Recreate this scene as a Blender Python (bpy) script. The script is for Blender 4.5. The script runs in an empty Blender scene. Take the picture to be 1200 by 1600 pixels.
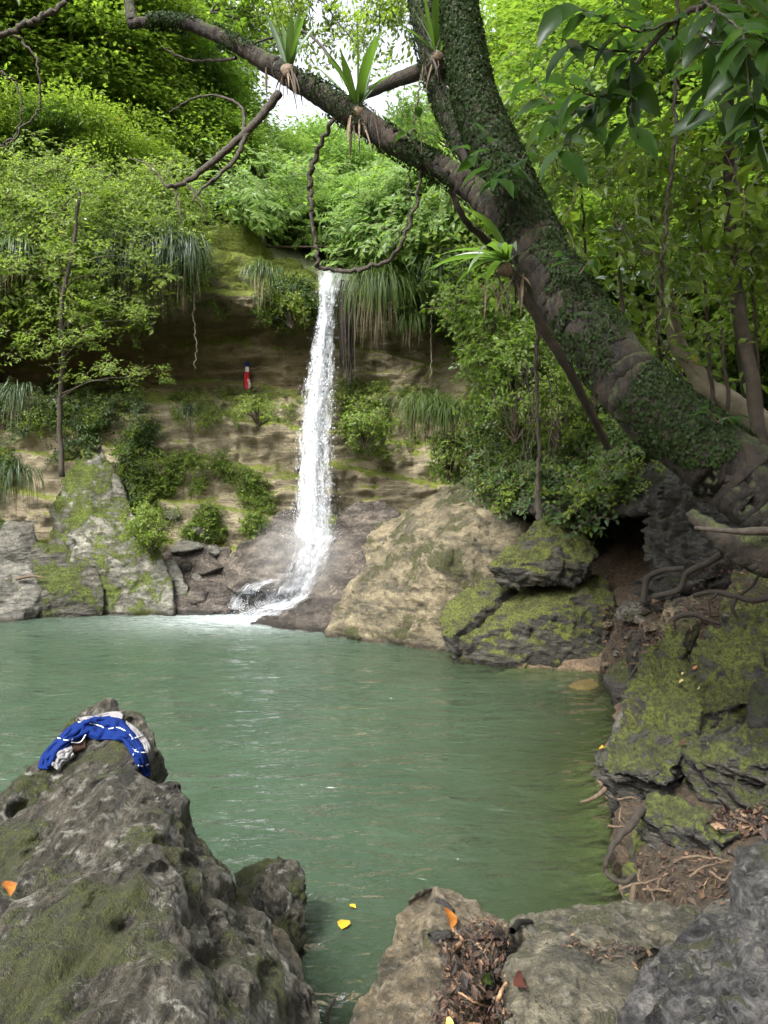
import bpy, bmesh, math, random
import numpy as np
from mathutils import Vector, Matrix
from mathutils.bvhtree import BVHTree
random.seed(7)
RNG = np.random.default_rng(11)
SC = bpy.context.scene
COL = SC.collection
R = math.radians

# ------------------------------------------------------------------ camera
CAM_H, PITCH, F = 2.4, R(2.0), 1200.0
cd = bpy.data.cameras.new('camera')
cd.sensor_fit = 'VERTICAL'; cd.sensor_height = 24.0; cd.lens = 18.0
cd.clip_start = 0.05; cd.clip_end = 600
cam = bpy.data.objects.new('camera', cd); COL.objects.link(cam)
cam.location = (0, 0, CAM_H); cam.rotation_euler = (R(90) - PITCH, 0, 0)
SC.camera = cam

# ------------------------------------------------------------------ light (bright overcast noon over a gorge)
SUN_EL, SUN_AZ = R(50), R(212)      # azimuth clockwise from +Y
w = bpy.data.worlds.new('World'); SC.world = w; w.use_nodes = True
nt = w.node_tree; nt.nodes.clear()
sky = nt.nodes.new('ShaderNodeTexSky'); sky.sky_type = 'NISHITA'; sky.sun_disc = False
sky.sun_elevation = SUN_EL; sky.sun_rotation = SUN_AZ
sky.air_density = 1.0; sky.dust_density = 6.0; sky.ozone_density = 0.6
hs = nt.nodes.new('ShaderNodeHueSaturation'); hs.inputs['Saturation'].default_value = 0.25
hs.inputs['Value'].default_value = 1.25
bg = nt.nodes.new('ShaderNodeBackground'); bg.inputs['Strength'].default_value = 0.105
wo = nt.nodes.new('ShaderNodeOutputWorld')
nt.links.new(sky.outputs[0], hs.inputs['Color']); nt.links.new(hs.outputs[0], bg.inputs['Color'])
nt.links.new(bg.outputs[0], wo.inputs['Surface'])
sd = bpy.data.lights.new('sun', 'SUN'); sd.energy = 1.4; sd.angle = R(10); sd.color = (1.0, 0.96, 0.88)
sun = bpy.data.objects.new('sun', sd); COL.objects.link(sun)
sdir = Vector((math.sin(SUN_AZ) * math.cos(SUN_EL), math.cos(SUN_AZ) * math.cos(SUN_EL), math.sin(SUN_EL)))
sun.rotation_euler = sdir.to_track_quat('Z', 'Y').to_euler()
sun.location = sdir * 60
SC.view_settings.view_transform = 'Standard'; SC.view_settings.look = 'None'
SC.view_settings.gamma = 1.0; SC.view_settings.use_curve_mapping = False
SC.view_settings.exposure = 2.12
SC.render.engine = 'CYCLES'
cy = SC.cycles
cy.use_denoising = True; cy.max_bounces = 7; cy.diffuse_bounces = 4; cy.glossy_bounces = 3
cy.transmission_bounces = 5; cy.transparent_max_bounces = 10; cy.volume_bounces = 1
cy.use_adaptive_sampling = True; cy.adaptive_threshold = 0.02
cy.sample_clamp_indirect = 6.0; cy.caustics_reflective = False; cy.caustics_refractive = False

# ------------------------------------------------------------------ picture pixel -> place
def ray(px, py):
    u, v = (px - 600) / F, (800 - py) / F
    return Vector((u, math.cos(PITCH) + v * math.sin(PITCH), -math.sin(PITCH) + v * math.cos(PITCH)))
def D(px, py, d):
    r = ray(px, py); return Vector((0, 0, CAM_H)) + r * (d / r.y)
def G(px, py, z):
    r = ray(px, py); return Vector((0, 0, CAM_H)) + r * ((z - CAM_H) / r.z)

# ------------------------------------------------------------------ noise
_perm = np.random.default_rng(5).permutation(4096).astype(np.int64)
_ga = np.random.default_rng(6).normal(size=(4096, 3)); _ga /= np.linalg.norm(_ga, axis=1)[:, None]
def pn(p, seed=0):
    i = np.floor(p).astype(np.int64); f = p - i
    u = f * f * f * (f * (f * 6 - 15) + 10)
    out = 0
    for dx in (0, 1):
        wx = u[:, 0] if dx else 1 - u[:, 0]
        hx = _perm[(i[:, 0] + dx + seed * 131) & 4095]
        for dy in (0, 1):
            wy = wx * (u[:, 1] if dy else 1 - u[:, 1])
            hy = _perm[(hx + i[:, 1] + dy) & 4095]
            for dz in (0, 1):
                g = _ga[_perm[(hy + i[:, 2] + dz) & 4095]]
                d = g[:, 0] * (f[:, 0] - dx) + g[:, 1] * (f[:, 1] - dy) + g[:, 2] * (f[:, 2] - dz)
                out = out + wy * (u[:, 2] if dz else 1 - u[:, 2]) * d
    return out * 1.4
def fbm(p, octv=4, seed=0, gain=0.5):
    a, s, t = 1.0, 0.0, 0.0
    for k in range(octv):
        s = s + a * pn(p * (2.03 ** k), seed + k); t += a; a *= gain
    return s / t
def ridged(p, octv=3, seed=0):
    a, s, t = 1.0, 0.0, 0.0
    for k in range(octv):
        s = s + a * (1 - np.abs(pn(p * (2.1 ** k), seed + k)) * 2); t += a; a *= 0.5
    return s / t
def sstep(a, b, x):
    t = np.clip((x - a) / (b - a), 0, 1); return t * t * (3 - 2 * t)

# ------------------------------------------------------------------ mesh helpers
def mesh_np(name, v, tris, mats=(), smooth=False):
    """v (n,3) array, tris (m,3 or 4) array"""
    v = np.asarray(v, dtype=np.float32); tris = np.asarray(tris, dtype=np.int32)
    me = bpy.data.meshes.new(name)
    k = tris.shape[1]
    me.vertices.add(len(v)); me.vertices.foreach_set('co', v.ravel())
    me.loops.add(tris.size); me.loops.foreach_set('vertex_index', tris.ravel())
    me.polygons.add(len(tris)); me.polygons.foreach_set('loop_start', np.arange(0, tris.size, k, dtype=np.int32))
    me.polygons.foreach_set('use_smooth', np.full(len(tris), smooth))
    me.update(calc_edges=True); me.validate()
    for m in mats: me.materials.append(m)
    return me
def cat_mesh(name, chunks, mats=(), smooth=False, midx=None):
    """chunks: list of (v, quads)"""
    off, V, T, M = 0, [], [], []
    for k, (v, t) in enumerate(chunks):
        V.append(np.asarray(v)); T.append(np.asarray(t) + off); off += len(v)
        if midx is not None: M.append(np.full(len(t), midx[k]))
    me = mesh_np(name, np.concatenate(V), np.concatenate(T), mats, smooth)
    if midx is not None:
        me.polygons.foreach_set('material_index', np.concatenate(M).astype(np.int32))
    return me
def link(name, me, parent=None, loc=None):
    o = bpy.data.objects.new(name, me); COL.objects.link(o)
    if parent is not None: o.parent = parent
    if loc is not None: o.location = loc
    return o
def tag(o, label=None, cat=None, group=None, kind=None):
    if label: o['label'] = label
    if cat: o['category'] = cat
    if group: o['group'] = group
    if kind: o['kind'] = kind
    return o
def empty(name, label, cat, loc=(0, 0, 0), group=None):
    o = bpy.data.objects.new(name, None); COL.objects.link(o); o.location = loc
    o.empty_display_size = 0.1
    return tag(o, label, cat, group)
def local(me, loc):
    """re-centre mesh data on loc so the object can sit there"""
    me.transform(Matrix.Translation(-Vector(loc))); return me

def catmull(pts, n):
    P = np.array(pts, dtype=float); m = len(P)
    P = np.vstack([2 * P[0] - P[1], P, 2 * P[-1] - P[-2]])
    t = np.linspace(0, m - 1, n); i = np.minimum(t.astype(int), m - 2); f = (t - i)[:, None]
    a, b, c, d = P[i], P[i + 1], P[i + 2], P[i + 3]
    return 0.5 * (2 * b + (c - a) * f + (2 * a - 5 * b + 4 * c - d) * f ** 2 + (3 * b - a - 3 * c + d) * f ** 3)
def tube(pts, rad, sides=8, n=None, wob=0.0, seed=0, smoothp=True, cap=True):
    """returns (v, quads) of a round tube along pts (3D) with radii"""
    pts = [tuple(p) for p in pts]
    n = n or max(4, len(pts) * 6)
    if len(pts) == 2: pts = [pts[0], tuple((np.array(pts[0]) + np.array(pts[1])) / 2), pts[1]]
    C = catmull(pts, n)
    rad = np.atleast_1d(np.array(rad, dtype=float))
    rr = np.interp(np.linspace(0, 1, n), np.linspace(0, 1, len(rad)), rad) if len(rad) > 1 else np.full(n, rad[0])
    if wob:
        s = np.arange(n)[:, None] * 0.45 + seed * 17.3
        C = C + wob * np.hstack([pn(np.hstack([s, s * 0 + 3.3 + k * 5, s * 0 + seed]), k)[:, None] for k in range(3)])
    T = np.gradient(C, axis=0); T /= np.linalg.norm(T, axis=1)[:, None] + 1e-9
    up = np.array([0.13, 0.21, 1.0]); up /= np.linalg.norm(up)
    N = np.zeros_like(T); prev = np.cross(T[0], up)
    if np.linalg.norm(prev) < 0.2: prev = np.cross(T[0], [1, 0, 0])
    for i in range(n):
        prev = prev - T[i] * np.dot(prev, T[i]); prev /= np.linalg.norm(prev) + 1e-9; N[i] = prev
    B = np.cross(T, N)
    a = np.arange(sides) * 2 * math.pi / sides
    V = (C[:, None, :] + rr[:, None, None] * (np.cos(a)[None, :, None] * N[:, None, :] + np.sin(a)[None, :, None] * B[:, None, :])).reshape(-1, 3)
    i = np.arange(n - 1)[:, None] * sides; j = np.arange(sides)[None, :]; j2 = (j + 1) % sides
    Q = np.stack([i + j, i + j2, i + sides + j2, i + sides + j], axis=-1).reshape(-1, 4)
    if cap:
        V = np.vstack([V, C[0], C[-1]]); c0, c1 = len(V) - 2, len(V) - 1
        e = (n - 1) * sides; jj = np.arange(0, sides)
        k0 = np.stack([np.full(sides, c0), (jj + 1) % sides, jj, jj], -1)
        k1 = np.stack([np.full(sides, c1), e + jj, e + (jj + 1) % sides, e + (jj + 1) % sides], -1)
        # degenerate quads are avoided by pairing the fan
        if sides % 2 == 0:
            h = np.arange(0, sides, 2)
            k0 = np.stack([np.full(len(h), c0), (h + 2) % sides, h + 1, h], -1)
            k1 = np.stack([np.full(len(h), c1), e + h, e + h + 1, e + (h + 2) % sides], -1)
            Q = np.vstack([Q, k0, k1])
    return V, Q

ORD = ['first', 'second', 'third', 'fourth', 'fifth', 'sixth', 'seventh', 'eighth', 'ninth', 'tenth', 'eleventh', 'twelfth', 'thirteenth', 'fourteenth', 'fifteenth', 'sixteenth', 'seventeenth', 'eighteenth']
# ------------------------------------------------------------------ materials
def new_mat(name):
    m = bpy.data.materials.new(name); m.use_nodes = True
    nt = m.node_tree; nt.nodes.clear()
    return m, nt
class N:
    def __init__(s, nt): s.nt = nt
    def __call__(s, typ, **kw):
        n = s.nt.nodes.new(typ)
        for k, v in kw.items():
            if k.startswith('i_'):
                key = k[2:]; key = int(key) if key.isdigit() else key.replace('_', ' ')
                if isinstance(v, bpy.types.NodeSocket): s.nt.links.new(v, n.inputs[key])
                else: n.inputs[key].default_value = v
            else: setattr(n, k, v)
        return n
def ramp(n, fac, stops):
    r = n('ShaderNodeValToRGB'); n.nt.links.new(fac, r.inputs[0])
    e = r.color_ramp.elements
    while len(e) < len(stops): e.new(0.5)
    for k, (p, c) in enumerate(stops):
        e[k].position = p; e[k].color = (c, c, c, 1) if not hasattr(c, '__len__') else (*c, 1)
    return r.outputs[0]
def math_(n, op, a, b=None, clamp=False):
    m = n('ShaderNodeMath', operation=op, use_clamp=clamp)
    for k, x in enumerate((a, b)):
        if x is None: continue
        if isinstance(x, bpy.types.NodeSocket): n.nt.links.new(x, m.inputs[k])
        else: m.inputs[k].default_value = x
    return m.outputs[0]
def mix(n, fac, a, b, blend='MIX'):
    m = n('ShaderNodeMix', data_type='RGBA', blend_type=blend)
    for k, x in ((0, fac), (6, a), (7, b)):
        if isinstance(x, bpy.types.NodeSocket): n.nt.links.new(x, m.inputs[k])
        else: m.inputs[k].default_value = x if not hasattr(x, '__len__') else (*x, 1)
    return m.outputs[2]
def noise(n, vec, scale, detail=6, rough=0.6, dist=0.0):
    t = n('ShaderNodeTexNoise'); n.nt.links.new(vec, t.inputs['Vector'])
    t.inputs['Scale'].default_value = scale; t.inputs['Detail'].default_value = detail
    t.inputs['Roughness'].default_value = rough; t.inputs['Distortion'].default_value = dist
    return t.outputs[0]
def noise3(n, vec, scale):
    t = n('ShaderNodeTexNoise'); n.nt.links.new(vec, t.inputs['Vector']); t.inputs['Scale'].default_value = scale; t.inputs['Detail'].default_value = 3
    return t.outputs['Color']
def math3(n, a, b, k):
    m = n('ShaderNodeVectorMath', operation='MULTIPLY_ADD'); n.nt.links.new(b, m.inputs[0]); m.inputs[1].default_value = (k, k, k); n.nt.links.new(a, m.inputs[2]); return m.outputs[0]
def mapped(n, scale=(1, 1, 1), rot=(0, 0, 0)):
    g = n('ShaderNodeNewGeometry'); m = n('ShaderNodeMapping')
    n.nt.links.new(g.outputs['Position'], m.inputs['Vector'])
    m.inputs['Scale'].default_value = scale; m.inputs['Rotation'].default_value = rot
    return m.outputs[0]

def rock_mat(name, c1, c2, dark=(0.02, 0.018, 0.015), moss=0.5, moss_c=((0.035, 0.065, 0.008), (0.11, 0.15, 0.018)), rough=0.8,
             grain=1.0, bump=0.6, stain=0.5, strat=(1, 1, 3), up=0.45, lichen=0.0, water_line=True, chip=0.6, pitc=0.8):
    m, nt = new_mat(name); n = N(nt)
    P = mapped(n); S = mapped(n, strat, (0.25, 0.35, 0))
    big = noise(n, P, 1.1 * grain, 5, 0.6); med = noise(n, S, 6 * grain, 8, 0.68); fine = noise(n, P, 32 * grain, 6, 0.8)
    vf = noise(n, P, 160 * grain, 3, 0.7)
    col = mix(n, ramp(n, med, [(0.40, 0.0), (0.60, 1.0)]), c1, c2)
    col = mix(n, ramp(n, fine, [(0.42, 0.65), (0.6, 0.0)]), col, tuple(x * 0.35 for x in c1))
    col = mix(n, ramp(n, vf, [(0.5, 0.0), (0.72, 0.5)]), col, tuple(min(1, x * 1.7) for x in c2))
    st = noise(n, S, 2.6 * grain, 9, 0.72, 0.6)
    col = mix(n, ramp(n, st, [(0.5 - 0.16 * stain, stain), (0.56, 0.0)]), col, dark)
    if lichen:
        lf = noise(n, P, 9 * grain, 6, 0.75)
        col = mix(n, ramp(n, lf, [(0.54, 0.0), (0.62, lichen)]), col, (0.42, 0.41, 0.36))
    vp = n('ShaderNodeTexVoronoi'); n.nt.links.new(math3(n, P, noise3(n, P, 9 * grain), 0.06), vp.inputs['Vector']); vp.inputs['Scale'].default_value = 15 * grain
    pit = math_(n, 'MULTIPLY', ramp(n, vp.outputs['Distance'], [(0.10, 1.0), (0.30, 0.0)]), ramp(n, noise(n, P, 3.3 * grain, 3), [(0.45, 0.0), (0.58, pitc)]))
    col = mix(n, pit, col, dark)  # dark colour painted into the pits for the shade they hold
    # moss where the face looks up and the noise allows
    g = n('ShaderNodeNewGeometry'); sep = n('ShaderNodeSeparateXYZ', i_0=g.outputs['Normal'])
    mfac = 0.0
    mn = noise(n, P, 2.3 * grain, 8, 0.7, 0.4)
    a = math_(n, 'MULTIPLY', math_(n, 'SUBTRACT', sep.outputs['Z'], 0.6), up)
    a = math_(n, 'ADD', a, math_(n, 'SUBTRACT', math_(n, 'MULTIPLY', mn, 2.0), 0.5))
    mfac = ramp(n, a, [(max(0.0, 0.98 - moss * 0.75), 0.0), (min(1, 1.08 - moss * 0.75), 1.0)])
    mcol = mix(n, ramp(n, noise(n, P, 30, 5, 0.8), [(0.40, 0.0), (0.60, 1.0)]), moss_c[0], moss_c[1])
    mcol = mix(n, ramp(n, noise(n, P, 4.5, 4, 0.6), [(0.4, 0.0), (0.62, 0.6)]), mcol, (0.045, 0.045, 0.014))
    col = mix(n, mfac, col, mcol)
    rg = mix(n, mfac, (rough,) * 3, (0.95,) * 3)
    if water_line:      # wet band just above the pool
        sp = n('ShaderNodeSeparateXYZ', i_0=g.outputs['Position'])
        wn = math_(n, 'ADD', sp.outputs['Z'], math_(n, 'MULTIPLY', big, 0.12))
        wet = ramp(n, wn, [(0.10, 1.0), (0.17, 0.0)])
        col = mix(n, wet, col, mix(n, 1.0, col, (0.33, 0.3, 0.26), 'MULTIPLY'))
        rg = mix(n, wet, rg, (0.28,) * 3)
    h = math_(n, 'ADD', math_(n, 'MULTIPLY', med, 1.0), math_(n, 'MULTIPLY', fine, 0.45))
    h = math_(n, 'SUBTRACT', math_(n, 'ADD', h, math_(n, 'MULTIPLY', vf, 0.05)), math_(n, 'MULTIPLY', pit, 0.35))
    vo = n('ShaderNodeTexVoronoi'); wn_ = n('ShaderNodeMapping', i_0=S); n.nt.links.new(math3(n, S, noise3(n, P, 3 * grain), 0.25), vo.inputs['Vector']); vo.inputs['Scale'].default_value = 5 * grain
    h = math_(n, 'ADD', h, math_(n, 'MULTIPLY', vo.outputs['Distance'], chip))
    h = math_(n, 'ADD', h, math_(n, 'MULTIPLY', math_(n, 'MULTIPLY', mfac, noise(n, P, 55, 4, 0.8)), 1.1))
    b = n('ShaderNodeBump', i_Strength=bump, i_Distance=0.09, i_Height=h)
    p = n('ShaderNodeBsdfPrincipled', i_Base_Color=col, i_Roughness=rg, i_Normal=b.outputs[0])
    o = n('ShaderNodeOutputMaterial', i_Surface=p.outputs[0])
    return m

def leaf_mat(name, ca, cb, trans=0.5, tmul=2.2, gloss=0.5, yellow=0.0, vein=False):
    """ca dark .. cb light leaf colour"""
    m, nt = new_mat(name); n = N(nt)
    g = n('ShaderNodeNewGeometry'); oi = n('ShaderNodeObjectInfo')
    f = math_(n, 'ADD', math_(n, 'MULTIPLY', g.outputs['Random Per Island'], 0.55), math_(n, 'MULTIPLY', oi.outputs['Random'], 0.45))
    col = mix(n, f, ca, cb)
    if yellow:
        y = ramp(n, g.outputs['Random Per Island'], [(1 - yellow, 0.0), (1 - yellow + 0.01, 1.0)])
        col = mix(n, y, col, (0.35, 0.28, 0.03))
    d = n('ShaderNodeBsdfDiffuse', i_Color=col)
    tc = mix(n, 1.0, col, (tmul * 1.15, tmul * 1.22, tmul * 0.70), 'MULTIPLY')
    t = n('ShaderNodeBsdfTranslucent', i_Color=tc)
    s1 = n('ShaderNodeMixShader', i_0=trans, i_1=d.outputs[0], i_2=t.outputs[0])
    gl = n('ShaderNodeBsdfGlossy', i_Roughness=0.32, i_Color=(0.9, 0.95, 1.0, 1))
    fr = n('ShaderNodeFresnel', i_IOR=1.45)
    s2 = n('ShaderNodeMixShader', i_0=math_(n, 'MULTIPLY', fr.outputs[0], gloss), i_1=s1.outputs[0], i_2=gl.outputs[0])
    n('ShaderNodeOutputMaterial', i_Surface=s2.outputs[0])
    return m
def plain_mat(name, c, rough=0.7, c2=None, scale=20, bump=0.3, metallic=0):
    m, nt = new_mat(name); n = N(nt); P = mapped(n)
    f = noise(n, P, scale, 6, 0.7)
    g = n('ShaderNodeNewGeometry')
    col = mix(n, ramp(n, f, [(0.35, 0.0), (0.65, 1.0)]), c, c2 or tuple(x * 0.6 for x in c))
    b = n('ShaderNodeBump', i_Strength=bump, i_Distance=0.02, i_Height=f)
    p = n('ShaderNodeBsdfPrincipled', i_Base_Color=col, i_Roughness=rough, i_Normal=b.outputs[0])
    n('ShaderNodeOutputMaterial', i_Surface=p.outputs[0]); return m
def island_mat(name, cols, rough=0.75, trans=0.0):
    """one colour per loose piece, out of a list"""
    m, nt = new_mat(name); n = N(nt); g = n('ShaderNodeNewGeometry')
    r = n('ShaderNodeValToRGB', i_0=g.outputs['Random Per Island']); r.color_ramp.interpolation = 'CONSTANT'
    e = r.color_ramp.elements
    while len(e) < len(cols): e.new(0.5)
    for k, c in enumerate(cols): e[k].position = k / len(cols); e[k].color = (*c, 1)
    P = mapped(n); col = mix(n, ramp(n, noise(n, P, 60, 4), [(0.35, 0.6), (0.6, 0.0)]), r.outputs[0], (0.02, 0.013, 0.008))
    p = n('ShaderNodeBsdfPrincipled', i_Base_Color=col, i_Roughness=rough)
    n('ShaderNodeOutputMaterial', i_Surface=p.outputs[0]); return m

M = {}
M['left_grey'] = rock_mat('pitted_grey_rock', (0.035, 0.032, 0.026), (0.19, 0.172, 0.135), (0.008, 0.008, 0.008), moss=0.58, rough=0.34, grain=1.5, bump=1.0, stain=1.0, strat=(2.8, 0.6, 2.4), lichen=0.6, up=0.05, moss_c=((0.02, 0.028, 0.005), (0.085, 0.10, 0.014)))
M['tan_smooth'] = rock_mat('tan_river_rock', (0.09, 0.073, 0.047), (0.28, 0.225, 0.145), (0.016, 0.015, 0.012), moss=0.40, rough=0.5, grain=2.2, bump=0.8, stain=0.9, up=0.05, lichen=.25, moss_c=((0.035, 0.04, 0.015), (0.09, 0.09, 0.035)))
M['grey_green'] = rock_mat('grey_green_rock', (0.07, 0.065, 0.047), (0.24, 0.215, 0.15), (0.014, 0.015, 0.011), moss=0.44, rough=0.5, grain=2.2, bump=0.8, stain=0.95, up=0.05, lichen=.2, moss_c=((0.03, 0.036, 0.014), (0.08, 0.085, 0.034)))
M['blue_grey'] = rock_mat('blue_grey_rock', (0.032, 0.032, 0.034), (0.20, 0.195, 0.195), (0.008, 0.008, 0.010), moss=0.44, rough=0.4, grain=1.6, bump=1.0, stain=1.0, lichen=0.35, up=0.05, moss_c=((0.025, 0.03, 0.01), (0.07, 0.08, 0.026)))
M['mossy'] = rock_mat('mossy_rock', (0.040, 0.038, 0.030), (0.13, 0.12, 0.09), (0.007, 0.007, 0.006), moss=0.86, rough=0.75, grain=1.0, bump=1.0, stain=0.9, up=0.5, moss_c=((0.035, 0.05, 0.009), (0.25, 0.285, 0.045)))
M['mossy_dark'] = rock_mat('dark_layered_rock', (0.038, 0.037, 0.032), (0.18, 0.168, 0.14), (0.006, 0.006, 0.006), moss=0.60, rough=0.6, grain=1.7, bump=1.0, stain=0.9, strat=(1, 1, 6), up=0.9, moss_c=((0.03, 0.045, 0.008), (0.20, 0.235, 0.038)))
M['tan_boulder'] = rock_mat('tan_boulder_rock', (0.12, 0.098, 0.056), (0.25, 0.21, 0.13), (0.016, 0.016, 0.010), moss=0.62, rough=0.75, grain=0.5, bump=0.9, stain=0.9, strat=(1, 1, 3), up=0.1, chip=.3, moss_c=((0.03, 0.036, 0.010), (0.10, 0.105, 0.03)))
M['wet'] = rock_mat('wet_brown_rock', (0.035, 0.030, 0.025), (0.16, 0.135, 0.11), (0.010, 0.008, 0.007), moss=0.1, rough=0.12, grain=0.42, bump=1.0, stain=0.9, pitc=.1, chip=.3)
M['pale_mossy'] = rock_mat('pale_mossy_rock', (0.14, 0.14, 0.11), (0.30, 0.29, 0.24), (0.025, 0.025, 0.018), moss=0.74, rough=0.8, grain=0.7, bump=0.9, stain=0.6, up=0.15, moss_c=((0.035, 0.06, 0.007), (0.17, 0.22, 0.026)))
M['moss_wall'] = rock_mat('moss_covered_rock', (0.06, 0.058, 0.045), (0.16, 0.15, 0.115), (0.01, 0.01, 0.008), moss=0.90, rough=0.8, grain=0.9, bump=1.0, stain=0.8, up=0.25, moss_c=((0.03, 0.05, 0.007), (0.16, 0.21, 0.026)))
M['ledge'] = rock_mat('grey_brown_ledge_rock', (0.04, 0.037, 0.028), (0.20, 0.18, 0.135), (0.006, 0.006, 0.006), moss=0.56, rough=0.6, grain=1.7, bump=1.0, stain=0.9, strat=(1, 1, 6), up=0.7, moss_c=((0.03, 0.045, 0.008), (0.15, 0.18, 0.03)))
M['pale'] = rock_mat('pale_grey_rock', (0.11, 0.108, 0.092), (0.25, 0.24, 0.20), (0.02, 0.02, 0.017), moss=0.38, rough=0.7, grain=1.0, bump=1.0, stain=0.8, up=0.0)
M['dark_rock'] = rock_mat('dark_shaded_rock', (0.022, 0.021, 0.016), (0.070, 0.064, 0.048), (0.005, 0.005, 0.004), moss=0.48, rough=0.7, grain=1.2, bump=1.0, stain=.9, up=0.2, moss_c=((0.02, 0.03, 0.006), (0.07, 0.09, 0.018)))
M['dirt'] = rock_mat('brown_earth', (0.055, 0.040, 0.024), (0.19, 0.13, 0.072), (0.02, 0.014, 0.009), moss=0.12, rough=0.9, grain=2.5, bump=1.0)
M['yellow_sub'] = rock_mat('ochre_rock', (0.36, 0.30, 0.13), (0.5, 0.42, 0.2), (0.2, 0.17, 0.07), moss=0.0, rough=0.6, grain=1.5, bump=0.3, stain=0.2)

# ------------------------------------------------------------------ rocks
BVH = {}
def obj_bvh(o):
    dg = bpy.context.evaluated_depsgraph_get()
    me = o.data; mw = o.matrix_world if o.parent is None else o.matrix_basis
    v = [o.location + x.co for x in me.vertices]
    return BVHTree.FromPolygons(v, [p.vertices[:] for p in me.polygons])
def hull_bm(bm, pts):
    vs = [bm.verts.new(p) for p in pts]
    r = bmesh.ops.convex_hull(bm, input=vs)
    dead = [g for g in r['geom_interior'] + r['geom_unused'] if isinstance(g, bmesh.types.BMVert)]
    bmesh.ops.delete(bm, geom=list(set(dead)), context='VERTS')
def remesh(pieces, vox, smooth):
    bm = bmesh.new()
    for p in pieces: hull_bm(bm, p)
    me = bpy.data.meshes.new('tmp'); bm.to_mesh(me); bm.free()
    o = bpy.data.objects.new('tmp', me); COL.objects.link(o)
    m = o.modifiers.new('r', 'REMESH'); m.mode = 'VOXEL'; m.voxel_size = vox
    if smooth:
        s = o.modifiers.new('s', 'SMOOTH'); s.iterations = smooth; s.factor = 0.5
    dg = bpy.context.evaluated_depsgraph_get(); dg.update()
    ev = o.evaluated_get(dg); em = ev.to_mesh()
    nv = len(em.vertices); V = np.empty(nv * 3, np.float32); em.vertices.foreach_get('co', V); V = V.reshape(-1, 3).astype(float)
    NN = np.empty(nv * 3, np.float32); em.vertices.foreach_get('normal', NN); NN = NN.reshape(-1, 3).astype(float)
    Q = np.array([p.vertices[:] for p in em.polygons if len(p.vertices) == 4], dtype=np.int32)
    ev.to_mesh_clear(); bpy.data.objects.remove(o); bpy.data.meshes.remove(me)
    return V, NN, Q
def displace(V, NN, amp, freq, strata=None, pits=0, crack=0, seed=0, groove=None, rough=0.22):
    p = V + seed * 7.31
    d = amp * fbm(p * freq, 5, seed, 0.55)
    d = d + amp * rough * (ridged(p * freq * 3.1 + 0.6 * fbm(p * freq * 1.5, 2, seed + 60)[:, None], 4, seed + 61) - .65) * 2
    if groove:
        gx, gy, gz_, ga = groove; wv = 0.25 * fbm(p * 1.3, 3, seed + 70)[:, None]
        d = d + ga * (ridged((p + wv) * [gx, gy, gz_], 4, seed + 71) - .62) * 2
    if strata:
        bx, by, bz, sa, sf = strata
        b = np.array([bx, by, bz], float); b /= np.linalg.norm(b)
        s = (p @ b) * sf + 0.9 * fbm(p * freq * 0.8, 3, seed + 9)
        s2 = s * 2.7 + 0.8 * fbm(p * freq * 2, 2, seed + 12)
        saw = lambda q: np.minimum((q - np.floor(q)) * 1.25, (1 - (q - np.floor(q))) * 5)
        lay = saw(s) * 0.7 + saw(s2) * 0.3
        d = d + sa * (lay - 0.5) * (0.6 + 0.8 * np.clip(fbm(p * freq * 0.6, 2, seed + 20) + 0.5, 0, 1))
    if crack:
        c = np.clip(ridged(p * freq * 1.1, 2, seed + 31) - 0.78, 0, 1) / 0.22
        d = d - crack * c
    if pits:
        q = fbm(p * 7, 3, seed + 41); d = d - pits * np.clip(q - 0.05, 0, 1) * 5
        q = fbm(p * 19, 2, seed + 43); d = d - pits * 0.5 * np.clip(q - 0.06, 0, 1) * 4
        d = d + pits * 0.9 * (ridged(p * [5, 9, 5], 3, seed + 47) - .6)
    return V + NN * d[:, None]
ROCKS = []
def rock(name, label, mat, pieces, base=-0.5, vox=0.04, smooth=6, amp=0.06, freq=1.2, strata=None, pits=0, crack=0, group=None, cat='rock', drop=True, flare=0.12, kind=None, seed=None, groove=None, rough=0.22, dents=()):
    seed = len(ROCKS) + 3 if seed is None else seed
    P = []
    for pc in pieces:
        q = [Vector(x) for x in pc]
        if drop:
            c = sum(q, Vector()) / len(q)
            q += [Vector((x.x + (x.x - c.x) * flare, x.y + (x.y - c.y) * flare, base)) for x in q]
        P.append(q)
    V, NN, Q = remesh(P, vox, smooth)
    V = displace(V, NN, amp, freq, strata, pits, crack, seed, groove, rough)
    for (dx_, dy_, rpx, dep) in dents:          # hollows and holes, placed on the face where the photograph shows them
        r_ = np.array(ray(dx_, dy_).normalized()); q_ = V - [0, 0, CAM_H]; L_ = np.linalg.norm(q_, axis=1)
        cr_ = np.linalg.norm(np.cross(q_ / L_[:, None], r_), axis=1) / (rpx / F)
        cr_ = cr_ * (1 + .5 * fbm(V * 22, 2, int(dx_)))
        V = V + r_ * (dep * np.exp(-cr_ ** 4) * ((NN @ r_) < 0.1))[:, None]
    lo, hi = V.min(0), V.max(0); c = Vector(((lo[0] + hi[0]) / 2, (lo[1] + hi[1]) / 2, lo[2]))
    me = mesh_np(name, V - np.array(c), Q, [M[mat]], True)
    o = link(name, me, loc=c)
    if kind: tag(o, label, None, group, kind)
    else: tag(o, label, cat, group)
    ROCKS.append(o)
    BVH[o.name] = BVHTree.FromPolygons([Vector(x) for x in V.tolist()], Q.tolist())
    return o
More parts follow.
